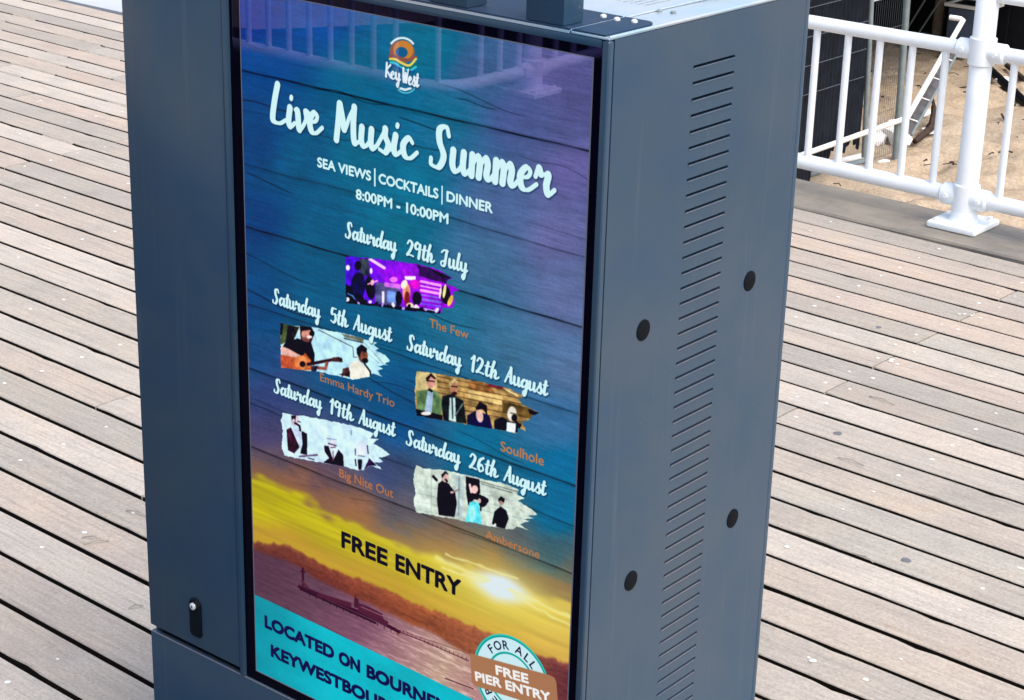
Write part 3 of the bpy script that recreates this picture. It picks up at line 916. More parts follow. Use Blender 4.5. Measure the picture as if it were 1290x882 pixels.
ze(700, 520, 40, 60, 0, (44, 4, 50)); ze(640, 580, 30, 22, 0, (255, 235, 190)); ze(690, 600, 30, 18, 0, (240, 225, 240))
ze(945, 490, 42, 80, -6, (30, 8, 24)); ze(935, 460, 14, 60, 8, (250, 236, 170)); ze(985, 540, 20, 50, 20, (220, 190, 90)); ze(900, 470, 10, 50, 8, (255, 220, 240))
zp([(90, 545), (900, 625), (900, 652), (90, 575)], (6, 2, 20))
for i in range(17):
    ze(110 + i * 48 + nrs.uniform(-8, 8), 545 + i * 5 + nrs.uniform(-18, 12), nrs.uniform(9, 18), nrs.uniform(10, 24), nrs.uniform(-30, 30), ((246, 244, 255), (24, 10, 60), (190, 170, 240), (10, 6, 20))[i % 4])
zl([(745, 560), (900, 600)], 12, (120, 90, 250)); zl([(760, 610), (880, 630)], 10, (200, 190, 255))
grit(sl); IMG[sl] = IMG[sl] * (1 - mk_[..., None]) + np.clip(T[sl], 0, 1) * mk_[..., None]

# photo 2: guitarist and singer
z = (330, 360, .18145)
out = Z((115, 262), (200, 280), (340, 290), (500, 325), (560, 335), (700, 375), (790, 400), (760, 415), (800, 440), (770, 455), (840, 480), (880, 525), (845, 545), (860, 555), (790, 560), (830, 580), (790, 595), (825, 635), (760, 610), (735, 640), (620, 655), (500, 630), (380, 600), (250, 590), (120, 572), (118, 400))
T = IMG.copy(); sl, mk_ = brushmask(out)
T[sl] = np.array([188, 226, 244]) / 255 + .02 * vnoise(20, 10)[sl][..., None]
zp([(110, 260), (220, 270), (180, 380), (110, 420)], (96, 108, 72)); zp([(110, 260), (140, 260), (130, 340), (110, 350)], (60, 40, 34)); zp([(170, 280), (250, 290), (200, 400), (150, 400)], (52, 46, 36))
zp([(250, 280), (330, 290), (355, 330), (330, 400), (260, 400)], (70, 44, 40))
zp([(150, 400), (235, 370), (330, 400), (355, 480), (350, 560), (190, 500), (130, 430)], (36, 38, 40))
ze(300, 335, 36, 52, 10, (196, 140, 128)); zp([(250, 280), (330, 290), (350, 345), (320, 310), (260, 320)], (34, 24, 24)); ze(335, 338, 18, 20, 0, (30, 22, 24)); ze(320, 360, 18, 10, 0, (240, 220, 220)); ze(290, 380, 30, 14, 20, (120, 80, 76))
zp([(110, 420), (170, 440), (260, 490), (240, 520), (130, 480)], (226, 178, 168))
zp([(115, 480), (250, 510), (290, 470), (330, 520), (330, 590), (200, 595), (115, 580)], (186, 98, 62)); ze(270, 540, 58, 50, 15, (206, 130, 84)); ze(270, 548, 20, 20, 0, (40, 20, 20)); ze(150, 540, 40, 50, 0, (196, 100, 70))
zl([(310, 550), (520, 510)], 22, (60, 36, 36)); zp([(480, 500), (545, 505), (550, 535), (480, 532)], (70, 48, 44)); zl([(380, 575), (430, 580), (440, 540)], 22, (150, 96, 84))
zp([(330, 560), (380, 560), (360, 610), (330, 600)], (70, 60, 70))
zl([(380, 310), (620, 430)], 6, (110, 110, 104)); zl([(620, 430), (625, 500), (650, 500)], 7, (120, 124, 120)); zl([(700, 400), (830, 545)], 6, (150, 170, 170)); zl([(720, 470), (800, 540)], 5, (150, 170, 170))
zp([(540, 335), (700, 370), (690, 395), (560, 360)], (120, 124, 108)); zl([(560, 370), (690, 400)], 8, (70, 76, 70))
zp([(600, 540), (650, 520), (700, 560), (735, 600), (730, 650), (600, 650)], (226, 224, 210)); zp([(550, 580), (590, 570), (600, 610), (540, 640)], (100, 66, 60)); zp([(520, 620), (600, 600), (600, 640)], (60, 44, 44))
ze(690, 490, 34, 50, -5, (140, 92, 74)); zp([(645, 440), (680, 412), (720, 440), (712, 470), (680, 455), (665, 500), (648, 480)], (28, 22, 22)); ze(705, 525, 22, 18, 0, (40, 26, 26)); zl([(700, 545), (740, 600), (745, 640)], 12, (46, 40, 44))
grit(sl); IMG[sl] = IMG[sl] * (1 - mk_[..., None]) + np.clip(T[sl], 0, 1) * mk_[..., None]

# photo 3: four seated men before a sandstone wall
z = (500, 410, .20408)
out = Z((110, 285), (230, 300), (330, 320), (430, 340), (560, 365), (680, 395), (780, 440), (740, 460), (760, 490), (870, 545), (830, 560), (800, 590), (760, 600), (790, 660), (740, 640), (730, 670), (600, 645), (450, 620), (300, 595), (110, 560), (100, 420))
T = IMG.copy(); sl, mk_ = brushmask(out)
T[sl] = (np.array([176, 146, 96]) / 255) * (1 + .18 * vnoise(22, 6)[sl] + .12 * vnoise(8, 3)[sl])[..., None]
zp([(100, 285), (230, 300), (240, 380), (200, 420), (100, 400)], (206, 190, 140)); zp([(430, 400), (640, 440), (640, 500), (430, 450)], (218, 190, 130)); zp([(430, 340), (560, 365), (600, 430), (440, 400)], (150, 108, 66))
for y in (330, 362, 395, 430, 470, 505): zl([(240, y - 12), (830, y + 110)], 5, (88, 64, 46), .8)
zp([(560, 360), (650, 378), (640, 396), (550, 378)], (150, 40, 60)); zp([(640, 470), (830, 520), (840, 590), (640, 540)], (112, 92, 54)); zp([(800, 520), (870, 545), (850, 560), (810, 550)], (20, 16, 26)); zl([(660, 400), (740, 440)], 8, (230, 214, 170))
zp([(110, 410), (180, 400), (240, 410), (270, 470), (265, 560), (120, 560)], (108, 134, 96)); zp([(180, 410), (215, 415), (205, 545), (160, 540)], (168, 190, 214)); zl([(190, 400), (205, 410)], 14, (20, 20, 24)); zp([(105, 520), (270, 560), (270, 590), (110, 565)], (24, 18, 36)); ze(170, 548, 32, 12, 0, (240, 236, 232))
ze(200, 350, 28, 42, 0, (214, 160, 146)); zp([(168, 330), (200, 298), (232, 330), (225, 340), (200, 320), (176, 350)], (64, 44, 40)); zl([(180, 345), (222, 350)], 6, (30, 24, 24))
zp([(270, 440), (330, 430), (400, 470), (420, 610), (280, 595), (265, 500)], (44, 52, 50)); zp([(315, 450), (350, 450), (355, 600), (310, 590)], (200, 222, 220)); zl([(330, 440), (335, 580)], 8, (60, 80, 84)); zl([(395, 490), (350, 560)], 10, (120, 140, 130))
ze(342, 385, 26, 44, 0, (186, 136, 110)); zp([(312, 360), (345, 328), (370, 360), (345, 350), (322, 390)], (206, 190, 140)); zl([(325, 380), (362, 384)], 6, (40, 30, 26)); ze(345, 425, 16, 12, 0, (70, 40, 34))
zp([(425, 560), (480, 530), (560, 560), (580, 645), (425, 620)], (26, 22, 74)); ze(500, 560, 22, 44, -10, (214, 180, 170)); zp([(475, 520), (500, 475), (545, 500), (548, 560), (520, 520), (485, 525)], (16, 12, 18))
zp([(590, 590), (640, 570), (690, 600), (760, 610), (740, 668), (590, 645)], (34, 42, 44)); zp([(670, 600), (725, 610), (720, 668), (665, 662)], (232, 240, 244)); ze(700, 550, 28, 46, 0, (226, 222, 212)); ze(715, 575, 18, 22, 0, (40, 34, 30)); zl([(690, 545), (728, 552)], 5, (60, 50, 46)); zl([(725, 600), (755, 625)], 10, (20, 18, 20))
grit(sl); IMG[sl] = IMG[sl] * (1 - mk_[..., None]) + np.clip(T[sl], 0, 1) * mk_[..., None]

# photo 4: three suited men against white
z = (330, 470, .19272)
out = Z((130, 262), (190, 280), (260, 285), (400, 310), (520, 335), (620, 360), (720, 400), (700, 430), (755, 435), (715, 465), (760, 490), (830, 535), (800, 550), (750, 560), (785, 585), (720, 590), (775, 633), (700, 610), (650, 640), (620, 640), (520, 615), (380, 590), (230, 565), (135, 545), (118, 490), (125, 380), (112, 310))
T = IMG.copy(); sl, mk_ = brushmask(out)
T[sl] = np.array([204, 230, 248]) / 255 + .01 * vnoise(20, 10)[sl][..., None]
zp([(150, 375), (180, 360), (235, 490), (200, 530), (160, 510)], (66, 34, 52)); zp([(150, 375), (172, 366), (192, 440), (175, 470)], (90, 52, 70)); zp([(248, 385), (285, 400), (285, 540), (240, 530), (255, 470)], (40, 22, 36)); zp([(180, 360), (240, 380), (248, 400), (240, 495)], (200, 214, 236))
ze(205, 310, 26, 40, 0, (206, 190, 204)); zp([(180, 284), (212, 282), (208, 320), (200, 300), (184, 310)], (24, 18, 24)); zl([(205, 330), (235, 350), (240, 380)], 12, (52, 30, 34)); zl([(225, 320), (240, 325)], 6, (40, 30, 40)); zl([(235, 550), (350, 540)], 12, (120, 100, 130)); zl([(290, 560), (330, 570)], 6, (80, 60, 90))
zp([(395, 480), (425, 482), (455, 575), (490, 505), (520, 540), (525, 618), (390, 590), (430, 560), (400, 520)], (40, 14, 28)); ze(450, 470, 26, 34, 0, (214, 214, 232)); zl([(415, 432), (475, 440)], 8, (150, 160, 190)); zl([(425, 465), (475, 480)], 7, (70, 50, 80)); zl([(440, 492), (470, 490)], 5, (60, 40, 50)); zl([(455, 515), (455, 575)], 7, (150, 90, 110))
ze(640, 500, 36, 50, 0, (216, 224, 240)); zl([(678, 480), (684, 530)], 8, (90, 80, 100)); zl([(600, 500), (600, 540)], 8, (110, 100, 120)); zl([(620, 545), (660, 550)], 7, (120, 110, 130)); zp([(615, 570), (645, 570), (640, 635), (620, 638)], (50, 24, 40)); zp([(690, 560), (740, 610), (690, 612), (655, 640)], (60, 44, 70)); zl([(600, 570), (605, 610)], 8, (50, 40, 60)); zl([(572, 380), (574, 410)], 5, (130, 140, 160))
grit(sl); IMG[sl] = IMG[sl] * (1 - mk_[..., None]) + np.clip(T[sl], 0, 1) * mk_[..., None]

# photo 5: three figures before a pale wall
z = (500, 540, .20408)
out = Z((110, 232), (160, 250), (290, 262), (420, 292), (520, 315), (640, 340), (745, 385), (730, 410), (780, 435), (740, 450), (840, 520), (860, 535), (800, 545), (835, 560), (770, 565), (810, 575), (750, 595), (800, 630), (730, 610), (700, 628), (560, 608), (380, 570), (240, 545), (110, 520), (90, 460), (104, 400), (92, 330), (98, 260))
T = IMG.copy(); sl, mk_ = brushmask(out)
T[sl] = (np.array([204, 216, 204]) / 255) * (1 + .05 * vnoise(30, 14)[sl] + .04 * vnoise(5, 3)[sl])[..., None]
for y in (350, 400, 450, 500): zl([(100, y), (240, y + 30)], 4, (168, 182, 178), .8); zl([(520, y + 10), (760, y + 60)], 4, (160, 176, 176), .8)
zl([(205, 255), (200, 530)], 5, (170, 186, 180)); zp([(340, 285), (410, 300), (400, 560), (350, 545)], (190, 206, 204)); zl([(375, 300), (370, 540)], 8, (150, 166, 170)); zl([(500, 330), (740, 395)], 7, (130, 140, 130)); zl([(510, 345), (700, 400)], 4, (90, 96, 92))
zp([(245, 345), (270, 325), (310, 345), (350, 400), (360, 470), (345, 550), (248, 538), (238, 440)], (34, 14, 28)); ze(288, 305, 22, 32, 0, (206, 176, 172)); zp([(264, 290), (290, 266), (312, 290), (290, 282), (268, 310)], (30, 24, 30)); zl([(292, 320), (300, 330)], 12, (40, 24, 30)); zl([(215, 300), (235, 322)], 16, (36, 14, 34)); zl([(330, 400), (375, 380)], 8, (150, 120, 130)); ze(330, 398, 12, 8, 0, (210, 180, 180))
zp([(415, 300), (500, 318), (505, 400), (430, 480), (418, 400)], (40, 16, 40)); ze(470, 380, 20, 26, 0, (232, 196, 190)); zl([(440, 350), (450, 400)], 14, (232, 206, 206)); zl([(450, 420), (500, 430), (540, 450)], 34, (28, 18, 26)); ze(520, 455, 28, 34, 0, (22, 16, 26)); zl([(506, 440), (508, 510)], 9, (24, 18, 26)); zp([(440, 455), (495, 460), (515, 600), (412, 580)], (110, 222, 238)); ze(455, 530, 22, 50, 0, (160, 240, 246)); ze(500, 450, 10, 16, 0, (226, 190, 190))
zp([(600, 510), (630, 485), (665, 510), (680, 560), (655, 628), (580, 600)], (40, 34, 42)); ze(636, 452, 18, 26, 0, (190, 160, 152)); zp([(616, 440), (632, 422), (656, 440), (650, 462), (628, 446), (618, 458)], (22, 14, 18)); ze(590, 598, 14, 10, 0, (236, 236, 236)); zl([(600, 520), (585, 590)], 16, (30, 26, 34))
grit(sl); IMG[sl] = IMG[sl] * (1 - mk_[..., None]) + np.clip(T[sl], 0, 1) * mk_[..., None]

# pier in the sunset
pc = (64, 22, 40)
z = (320, 660, .25168)
def Z(*p): return zpt(z, p)
def ip(pts, col, a=1): poly(IMG, zpt(z, pts), col, a)
def il(pts, w, col, a=1): line(IMG, zpt(z, pts), w * z[2], col, a)
il([(218, 318), (330, 362), (470, 425), (600, 482), (720, 545)], 16, pc); il([(225, 330), (400, 410), (600, 500)], 10, (50, 16, 34))
il([(720, 545), (860, 600), (1065, 690)], 6, (96, 40, 56), .8); il([(700, 530), (1060, 650)], 3, (110, 50, 60), .7)
for i in range(16): il([(740 + i * 21, 540 + i * 9), (740 + i * 21, 552 + i * 9)], 4, (96, 40, 56), .7)
il([(236, 228), (238, 310)], 11, pc); il([(228, 240), (246, 246)], 8, pc); il([(232, 290), (262, 325)], 12, (88, 40, 56))
ip([(320, 350), (480, 400), (480, 425), (300, 365)], (84, 30, 48)); ip([(495, 372), (515, 380), (520, 430), (492, 420)], (74, 26, 42)); ip([(515, 400), (560, 415), (635, 455), (640, 480), (665, 495), (660, 520), (510, 440)], (84, 30, 52)); il([(530, 420), (635, 465)], 5, (140, 90, 100)); il([(500, 360), (500, 380)], 5, pc)
for i in range(14): il([(270 + i * 34, 352 + i * 15), (270 + i * 34, 364 + i * 15)], 4, (40, 12, 28), .8)
il([(950, 778), (1090, 830)], 5, (90, 40, 52)); 
# teal band
bandy = 1043 + 8 * np.clip((MX - 40) / 430, 0, 2)
bm_ = sstep(-.6, .6, MY - bandy)
tc_ = np.stack([0 * MX + 2 / 255, (150 + 36 * np.clip((QX - 320) / 90, 0, 1)) / 255, (168 + 34 * np.clip((QX - 320) / 90, 0, 1)) / 255], -1) * (1 + .05 * vnoise(60, 30) + .02 * vnoise(8, 5))[..., None]
blend(bm_, tc_)

# --- bold sans lettering, taken from Blender's own built-in typeface
DIL = 0.0
def sans(txt, x0, x1, base, cap, col, bold=.03, ang=0.0, alpha=1.0, ctr=None):
    """txt fitted between x0 and x1 (mm) on baseline 'base' with capital height 'cap'"""
    global DIL
    cu = bpy.data.curves.new('t', 'FONT'); cu.body = txt; cu.resolution_u = 5; cu.size = 1
    DIL = bold * cap
    ob = bpy.data.objects.new('t', cu)
    me = ob.to_mesh()
    V = np.array([v.co[:2] for v in me.vertices]); me.calc_loop_triangles()
    Tn = [tuple(t.vertices) for t in me.loop_triangles]
    ob.to_mesh_clear(); bpy.data.objects.remove(ob); bpy.data.curves.remove(cu)
    mn, mx = V[:, 0].min(), V[:, 0].max()
    capu = 0.729
    x0 += DIL; x1 -= DIL; base -= DIL; cap -= 2 * DIL
    X = x0 + (V[:, 0] - mn) / (mx - mn) * (x1 - x0); Y = -V[:, 1] / capu * cap
    if ang:
        a = math.radians(ang); xr = X - x0
        X, Y = x0 + xr * math.cos(a) - Y * math.sin(a), xr * math.sin(a) + Y * math.cos(a)
    Y = Y + base
    tri_fill(X, Y, Tn, col, alpha)
    DIL = 0.0
def tri_fill(X, Y, Tn, col, alpha=1.0):
    SS = 2
    x0 = max(0, int(min(X) * PXM) - 2); x1 = min(TW, int(max(X) * PXM) + 3); y0 = max(0, int(min(Y) * PXM) - 2); y1 = min(TH, int(max(Y) * PXM) + 3)
    if x1 <= x0 or y1 <= y0: return
    cov = np.zeros(((y1 - y0) * SS, (x1 - x0) * SS), bool)
    dil = DIL * PXM * SS
    U = (X * PXM - x0) * SS; V = (Y * PXM - y0) * SS
    for a, b, c in Tn:
        ax, ay, bx_, by_, cx, cy = U[a], V[a], U[b], V[b], U[c], V[c]
        i0 = max(0, int(min(ax, bx_, cx))); i1 = min(cov.shape[1], int(max(ax, bx_, cx)) + 2)
        j0 = max(0, int(min(ay, by_, cy))); j1 = min(cov.shape[0], int(max(ay, by_, cy)) + 2)
        if i1 <= i0 or j1 <= j0: continue
        gx_ = np.arange(i0, i1) + .5; gy_ = (np.arange(j0, j1) + .5)[:, None]
        e1 = (bx_ - ax) * (gy_ - ay) - (by_ - ay) * (gx_ - ax)
        e2 = (cx - bx_) * (gy_ - by_) - (cy - by_) * (gx_ - bx_)
        e3 = (ax - cx) * (gy_ - cy) - (ay - cy) * (gx_ - cx)
        cov[j0:j1, i0:i1] |= ((e1 >= 0) & (e2 >= 0) & (e3 >= 0)) | ((e1 <= 0) & (e2 <= 0) & (e3 <= 0))
    if dil > .4:
        c0 = cov.copy()
        for k in range(12):
            a_ = k * math.pi / 6
            cov |= np.roll(np.roll(c0, int(round(dil * math.cos(a_))), 1), int(round(dil * math.sin(a_))), 0)
    m = cov.reshape(y1 - y0, SS, x1 - x0, SS).mean((1, 3)) * alpha
    paint(IMG, (slice(y0, y1), slice(x0, x1)), m, col)

WT = (214, 250, 253)
for off, col, al in ((1.6, (8, 40, 70), .35), (0, WT, 1)):
    sans('SEA VIEWS', 163 + off, 276 + off, 250.4 + off, 17, col, .05, 0, al)
    sans('COCKTAILS', 291 + off, 410 + off, 250.4 + off, 17, col, .05, 0, al)
    sans('DINNER', 425.5 + off, 513 + off, 250.4 + off, 17, col, .05, 0, al)
    sans('8:00PM - 10:00PM', 244 + off, 430 + off, 284.5 + off, 17.5, col, .05, 0, al)
def bar(x0, x1, y0, y1, col, a=1.0):
    sl = (slice(int(y0 * PXM), int(y1 * PXM)), slice(int(x0 * PXM), int(x1 * PXM)))
    paint(IMG, sl, np.full(IMG[sl].shape[:2], a), col)
bar(282.4, 285, 229, 257, WT); bar(416, 418.6, 229, 257, WT)
OR = (214, 126, 62)
for t, a, b, y, c, al in (('The Few', 395, 472, 452, 15, .85), ('Emma Hardy Trio', 164, 325, 602, 15, .8), ('Soulhole', 538, 620, 611, 17, .9), ('Big Nite Out', 205, 323, 757, 16, .75), ('Ambersone', 513, 618, 763, 15, .75)):
    sans(t, a, b, y, c, OR, .02, 0, al)
BK = (24, 12, 26)
sans('FREE', 208.5, 311, 882, 32, BK, .05); sans('ENTRY', 328, 466, 882, 32, BK, .05)
NV = (14, 16, 72)
sans('LOCATED', 23, 190, 1098.5, 26, NV, .065); sans('ON', 200.5, 250, 1100.5, 26, NV, .065); sans('BOURNEMOUTH PIER', 264, 640, 1102, 26, NV, .065)
sans('KEYWESTBOURNEMOUTH.CO.UK', 36.5, 640, 1150, 26, NV, .065)

# --- badge
def disc(cx, cy, r0, r1, col, ylo=None, a=1.0):
    sl = (slice(max(0, int((cy - r1 - 2) * PXM)), min(TH, int((cy + r1 + 2) * PXM))), slice(max(0, int((cx - r1 - 2) * PXM)), min(TW, int((cx + r1 + 2) * PXM))))
    r = np.hypot(MX[sl] - cx, MY[sl] - cy)
    m = np.clip((r1 - r) * PXM + .5, 0, 1) * np.clip((r - r0) * PXM + .5, 0, 1)
    paint(IMG, sl, m * a, col)
bcx, bcy = 572, 988
disc(bcx, bcy, 0, 77, (60, 200, 190)); disc(bcx, bcy, 0, 74.5, (20, 168, 156)); disc(bcx, bcy, 0, 71.5, (206, 240, 246)); disc(bcx, bcy, 0, 48, (24, 170, 158)); disc(bcx, bcy, 0, 44.5, (206, 240, 246))
def glyph_on_arc(ch, ang, rad, cap, col):
    cu = bpy.data.curves.new('t', 'FONT'); cu.body = ch; cu.resolution_u = 4; cu.offset = .012
    ob = bpy.data.objects.new('t', cu); me = ob.to_mesh()
    V = np.array([v.co[:2] for v in me.vertices]); me.calc_loop_triangles(); Tn = [tuple(t.vertices) for t in me.loop_triangles]
    ob.to_mesh_clear(); bpy.data.objects.remove(ob); bpy.data.curves.remove(cu)
    s = cap / .749
    gx_ = (V[:, 0] - (V[:, 0].min() + V[:, 0].max()) / 2) * s; gy_ = V[:, 1] * s + rad
    a = math.radians(ang)
    X = bcx + gx_ * math.cos(a) + gy_ * math.sin(a); Y = bcy + gx_ * math.sin(a) - gy_ * math.cos(a)
    tri_fill(X, Y, Tn, col)
for ch, an in zip('FOR ALL', (-47, -31, -14, 0, 12, 29, 43)):
    if ch != ' ': glyph_on_arc(ch, an, 52, 15.5, (16, 20, 44))
for ch, an in zip('OPEN', (-112, -128, -144, -160)):
    glyph_on_arc(ch, an, 52, 15, (16, 20, 44))
# banner
bp = [tosrc(x, y) for x, y in ((487, 972), (646, 949), (654, 950), (658, 957), (664, 1001), (662, 1006), (497, 1026), (491, 1020))]
poly(IMG, bp, (174, 120, 84))
sans('FREE', 540, 606, 989, 17.5, (244, 246, 246), .055, -8); sans('PIER ENTRY', 499, 650, 1016, 17.5, (244, 246, 246), .055, -8)

# --- brush script lettering
G = {
 'L': ([[(.50, 1.95), (.30, 1.2), (.14, .35), (.22, .10), (.6, .06), (1.0, .28)]], 1.08),
 'i': ([[(.22, .95), (.12, .3), (.25, .03), (.52, .25)], [(.31, 1.42), (.33, 1.5)]], .52),
 'v': ([[(.05, .92), (.2, .85), (.27, .1), (.4, .03), (.74, .55), (.70, .98), (.98, .86)]], .88),
 'e': ([[(.1, .5), (.48, .6), (.60, .86), (.4, 1.0), (.12, .6), (.2, .1), (.5, .02), (.92, .36)]], .84),
 'M': ([[(.30, 1.85), (.22, 1.0), (.10, .03)], [(.32, 1.85), (.46, 1.2), (.58, .62), (.86, 1.3), (1.14, 1.85)], [(1.14, 1.85), (1.08, .9), (1.14, .1), (1.42, .22)]], 1.45),
 'u': ([[(.12, .95), (.08, .3), (.25, .03), (.55, .35), (.66, .95)], [(.66, .95), (.62, .3), (.75, .03), (1.02, .32)]], .98),
 's': ([[(.0, .25), (.34, .9), (.45, 1.15), (.44, .8), (.62, .4), (.45, .0), (.12, .08)], [(.55, .08), (.86, .32)]], .80),
 'c': ([[(.62, .8), (.42, 1.0), (.12, .6), (.2, .1), (.5, .02), (.88, .38)]], .82),
 'S': ([[(.98, 1.55), (.85, 1.92), (.5, 1.75), (.5, 1.2), (.72, .6), (.48, .05), (.08, .08), (.06, .36)]], 1.10),
 'm': ([[(.12, .95), (.08, .05)], [(.1, .45), (.36, .96), (.5, .7), (.45, .05)], [(.47, .45), (.76, .96), (.9, .7), (.84, .2), (.98, .03), (1.22, .32)]], 1.2),
 'r': ([[(.02, .7), (.16, 1.1), (.30, .84), (.62, .9), (.55, .4), (.66, .04), (.95, .3)]], .90),
 't': ([[(.34, 1.6), (.2, .8), (.15, .2), (.3, .02), (.58, .28)], [(.0, 1.12), (.56, 1.2)]], .55),
 'd': ([[(.7, .85), (.4, .98), (.08, .55), (.2, .06), (.55, .25), (.76, .9)], [(1.0, 1.9), (.82, 1.2), (.70, .35), (.85, .03), (1.12, .3)]], 1.06),
 'a': ([[(.7, .85), (.4, .98), (.08, .55), (.2, .06), (.52, .25), (.76, .9)], [(.78, .92), (.70, .3), (.85, .03), (1.1, .3)]], 1.05),
 'y': ([[(.12, .95), (.1, .4), (.3, .08), (.6, .4), (.70, .95)], [(.70, .95), (.62, .2), (.52, -.6), (.34, -.88), (.26, -.5), (.92, .25)]], .92),
 'h': ([[(.42, 1.9), (.2, 1.0), (.1, .03)], [(.15, .4), (.45, .95), (.58, .7), (.5, .2), (.65, .03), (.92, .28)]], .90),
 'J': ([[(.15, 1.55), (.5, 1.88), (1.0, 1.85)], [(.82, 1.85), (.68, .9), (.52, .1), (.2, -.02), (.08, .35), (.42, .6)]], 1.08),
 'l': ([[(.38, 1.9), (.2, 1.0), (.12, .3), (.28, .03), (.52, .28)]], .52),
 'A': ([[(.06, .03), (.4, .9), (.78, 1.85)], [(.80, 1.88), (.80, .9), (.82, .1), (1.15, .25)], [(.28, .72), (.85, .80)]], 1.14),
 'g': ([[(.7, .85), (.4, .98), (.08, .55), (.2, .1), (.55, .3), (.76, .9)], [(.76, .92), (.68, .2), (.55, -.6), (.36, -.88), (.28, -.5), (.98, .25)]], .99),
 '2': ([[(.1, 1.4), (.35, 1.82), (.66, 1.5), (.42, .7), (.06, .1)], [(.06, .08), (.4, .14), (.8, .08)]], .92),
 '9': ([[(.66, 1.5), (.4, 1.82), (.1, 1.4), (.25, 1.02), (.58, 1.25), (.68, 1.6)], [(.68, 1.6), (.6, .7), (.5, .03)]], .90),
 '5': ([[(.78, 1.8), (.3, 1.75), (.2, 1.08), (.6, 1.08), (.70, .5), (.4, .04), (.05, .2)]], .92),
 '1': ([[(.1, 1.4), (.42, 1.8), (.32, .9), (.26, .03)]], .62),
 '6': ([[(.68, 1.78), (.3, 1.4), (.1, .6), (.3, .04), (.66, .35), (.5, .88), (.16, .6)]], .90),
 'K': ([[(.30, 1.9), (.15, .03)], [(.95, 1.8), (.3, 1.0), (.6, .6), (1.0, .1)]], 1.0),
 'W': ([[(.1, 1.85), (.2, .1), (.60, 1.3), (.70, .1), (1.15, 1.9)]], 1.15),
 ' ': ([], .5),
}
def catmull(pts, n=7):
    if len(pts) < 3: 
        return [tuple(np.array(pts[0]) * (1 - t) + np.array(pts[1]) * t) for t in np.linspace(0, 1, n)]
    P = [np.array(pts[0]) * 2 - np.array(pts[1])] + [np.array(p) for p in pts] + [np.array(pts[-1]) * 2 - np.array(pts[-2])]
    o = []
    for i in range(1, len(P) - 2):
        for t in np.linspace(0, 1, n, endpoint=False):
            o.append(.5 * (2 * P[i] + (P[i + 1] - P[i - 1]) * t + (2 * P[i - 1] - 5 * P[i] + 4 * P[i + 1] - P[i + 2]) * t * t + (3 * P[i] - P[i - 1] - 3 * P[i + 1] + P[i + 2]) * t ** 3))
    o.append(P[-2])
    return [tuple(p) for p in o]
def script(txt, x0, x1, base, cap, w=.30, col=WT, shadow=True, slope=0.0):
    u = 0; strokes = []
    for ch in txt:
        st, adv = G[ch]
        for s in st: strokes.append([(x + u, y) for x, y in catmull(s)])
        u += adv
    allx = [x for s in strokes for x, y in s]
    mn, mx = min(allx), max(allx)
    sy = cap / 1.95
    rw = w * sy / 2
    sx = (x1 - x0 - 2 * rw) / (mx - mn)
    bx0 = max(0, int((x0 - 4) * PXM)); bx1 = min(TW, int((x1 + 6) * PXM)); by0 = int((base - cap * 1.15 - abs(slope * 300)) * PXM); by1 = int((base + cap * .7 + 4 + abs(slope * 300)) * PXM)
    d = np.full((by1 - by0, bx1 - bx0), 9e9)
    for s in strokes:
        Pp = [(x0 + rw + (x - mn) * sx, base - y * sy - rw * .3) for x, y in s]
        Pp = [(x, y + slope * (x - x0)) for x, y in Pp]
        for i in range(len(Pp) - 1):
            (ax, ay), (bx_, by_) = Pp[i], Pp[i + 1]
            L = math.hypot(bx_ - ax, by_ - ay) + 1e-9
            vert = (by_ - ay) / L
            r = rw * (.52 + .62 * max(0, vert) + .22 * max(0, -vert))
            i0 = max(0, int((min(ax, bx_) - r - 3) * PXM) - bx0); i1 = min(d.shape[1], int((max(ax, bx_) + r + 3) * PXM) - bx0 + 1)
            j0 = max(0, int((min(ay, by_) - r - 3) * PXM) - by0); j1 = min(d.shape[0], int((max(ay, by_) + r + 3) * PXM) - by0 + 1)
            if i1 <= i0 or j1 <= j0: continue
            gx_ = (np.arange(i0, i1) + bx0 + .5) / PXM; gy_ = ((np.arange(j0, j1) + by0 + .5) / PXM)[:, None]
            t = np.clip(((gx_ - ax) * (bx_ - ax) + (gy_ - ay) * (by_ - ay)) / L ** 2, 0, 1)
            dd = np.hypot(gx_ - ax - t * (bx_ - ax), gy_ - ay - t * (by_ - ay)) - r
            d[j0:j1, i0:i1] = np.minimum(d[j0:j1, i0:i1], dd)
    if shadow:
        m = np.clip(.5 - (d - 1.2) / 2.2, 0, 1) * .45
        sl = (slice(by0 + 2, by1 + 2), slice(bx0 + 2, bx1 + 2))
        h_, w_ = IMG[sl].shape[:2]
        paint(IMG, sl, m[:h_, :w_], (4, 30, 60))
    sl = (slice(by0, by1), slice(bx0, bx1))
    h_, w_ = IMG[sl].shape[:2]
    paint(IMG, sl, np.clip(.5 - d * PXM, 0, 1)[:h_, :w_], col)
script('Live', 62, 180, 200, 62, .34)
script('Music', 199, 373, 202, 60, .34)
script('Summer', 389, 628, 205, 64, .32)
for (day, n, mth, base, xs) in (('Saturday', '29th', 'July', 350.5, (220, 330, 347, 406, 414, 470)), ('Saturday', '5th', 'August', 496.5, (57.5, 168, 187, 229, 236, 321)),
                                ('Saturday', '12th', 'August', 500.5, (348.5, 461, 476, 534, 541, 625)), ('Saturday', '19th', 'August', 651.5, (56.5, 169, 184, 240, 247, 329)),
                                ('Saturday', '26th', 'August', 657.5, (348, 462, 477, 537, 544, 628))):
    script(day, xs[0], xs[1], base, 25.5, .36); script(n, xs[2], xs[3], base, 26, .36); script(mth, xs[4], xs[5], base, 25.5, .36)
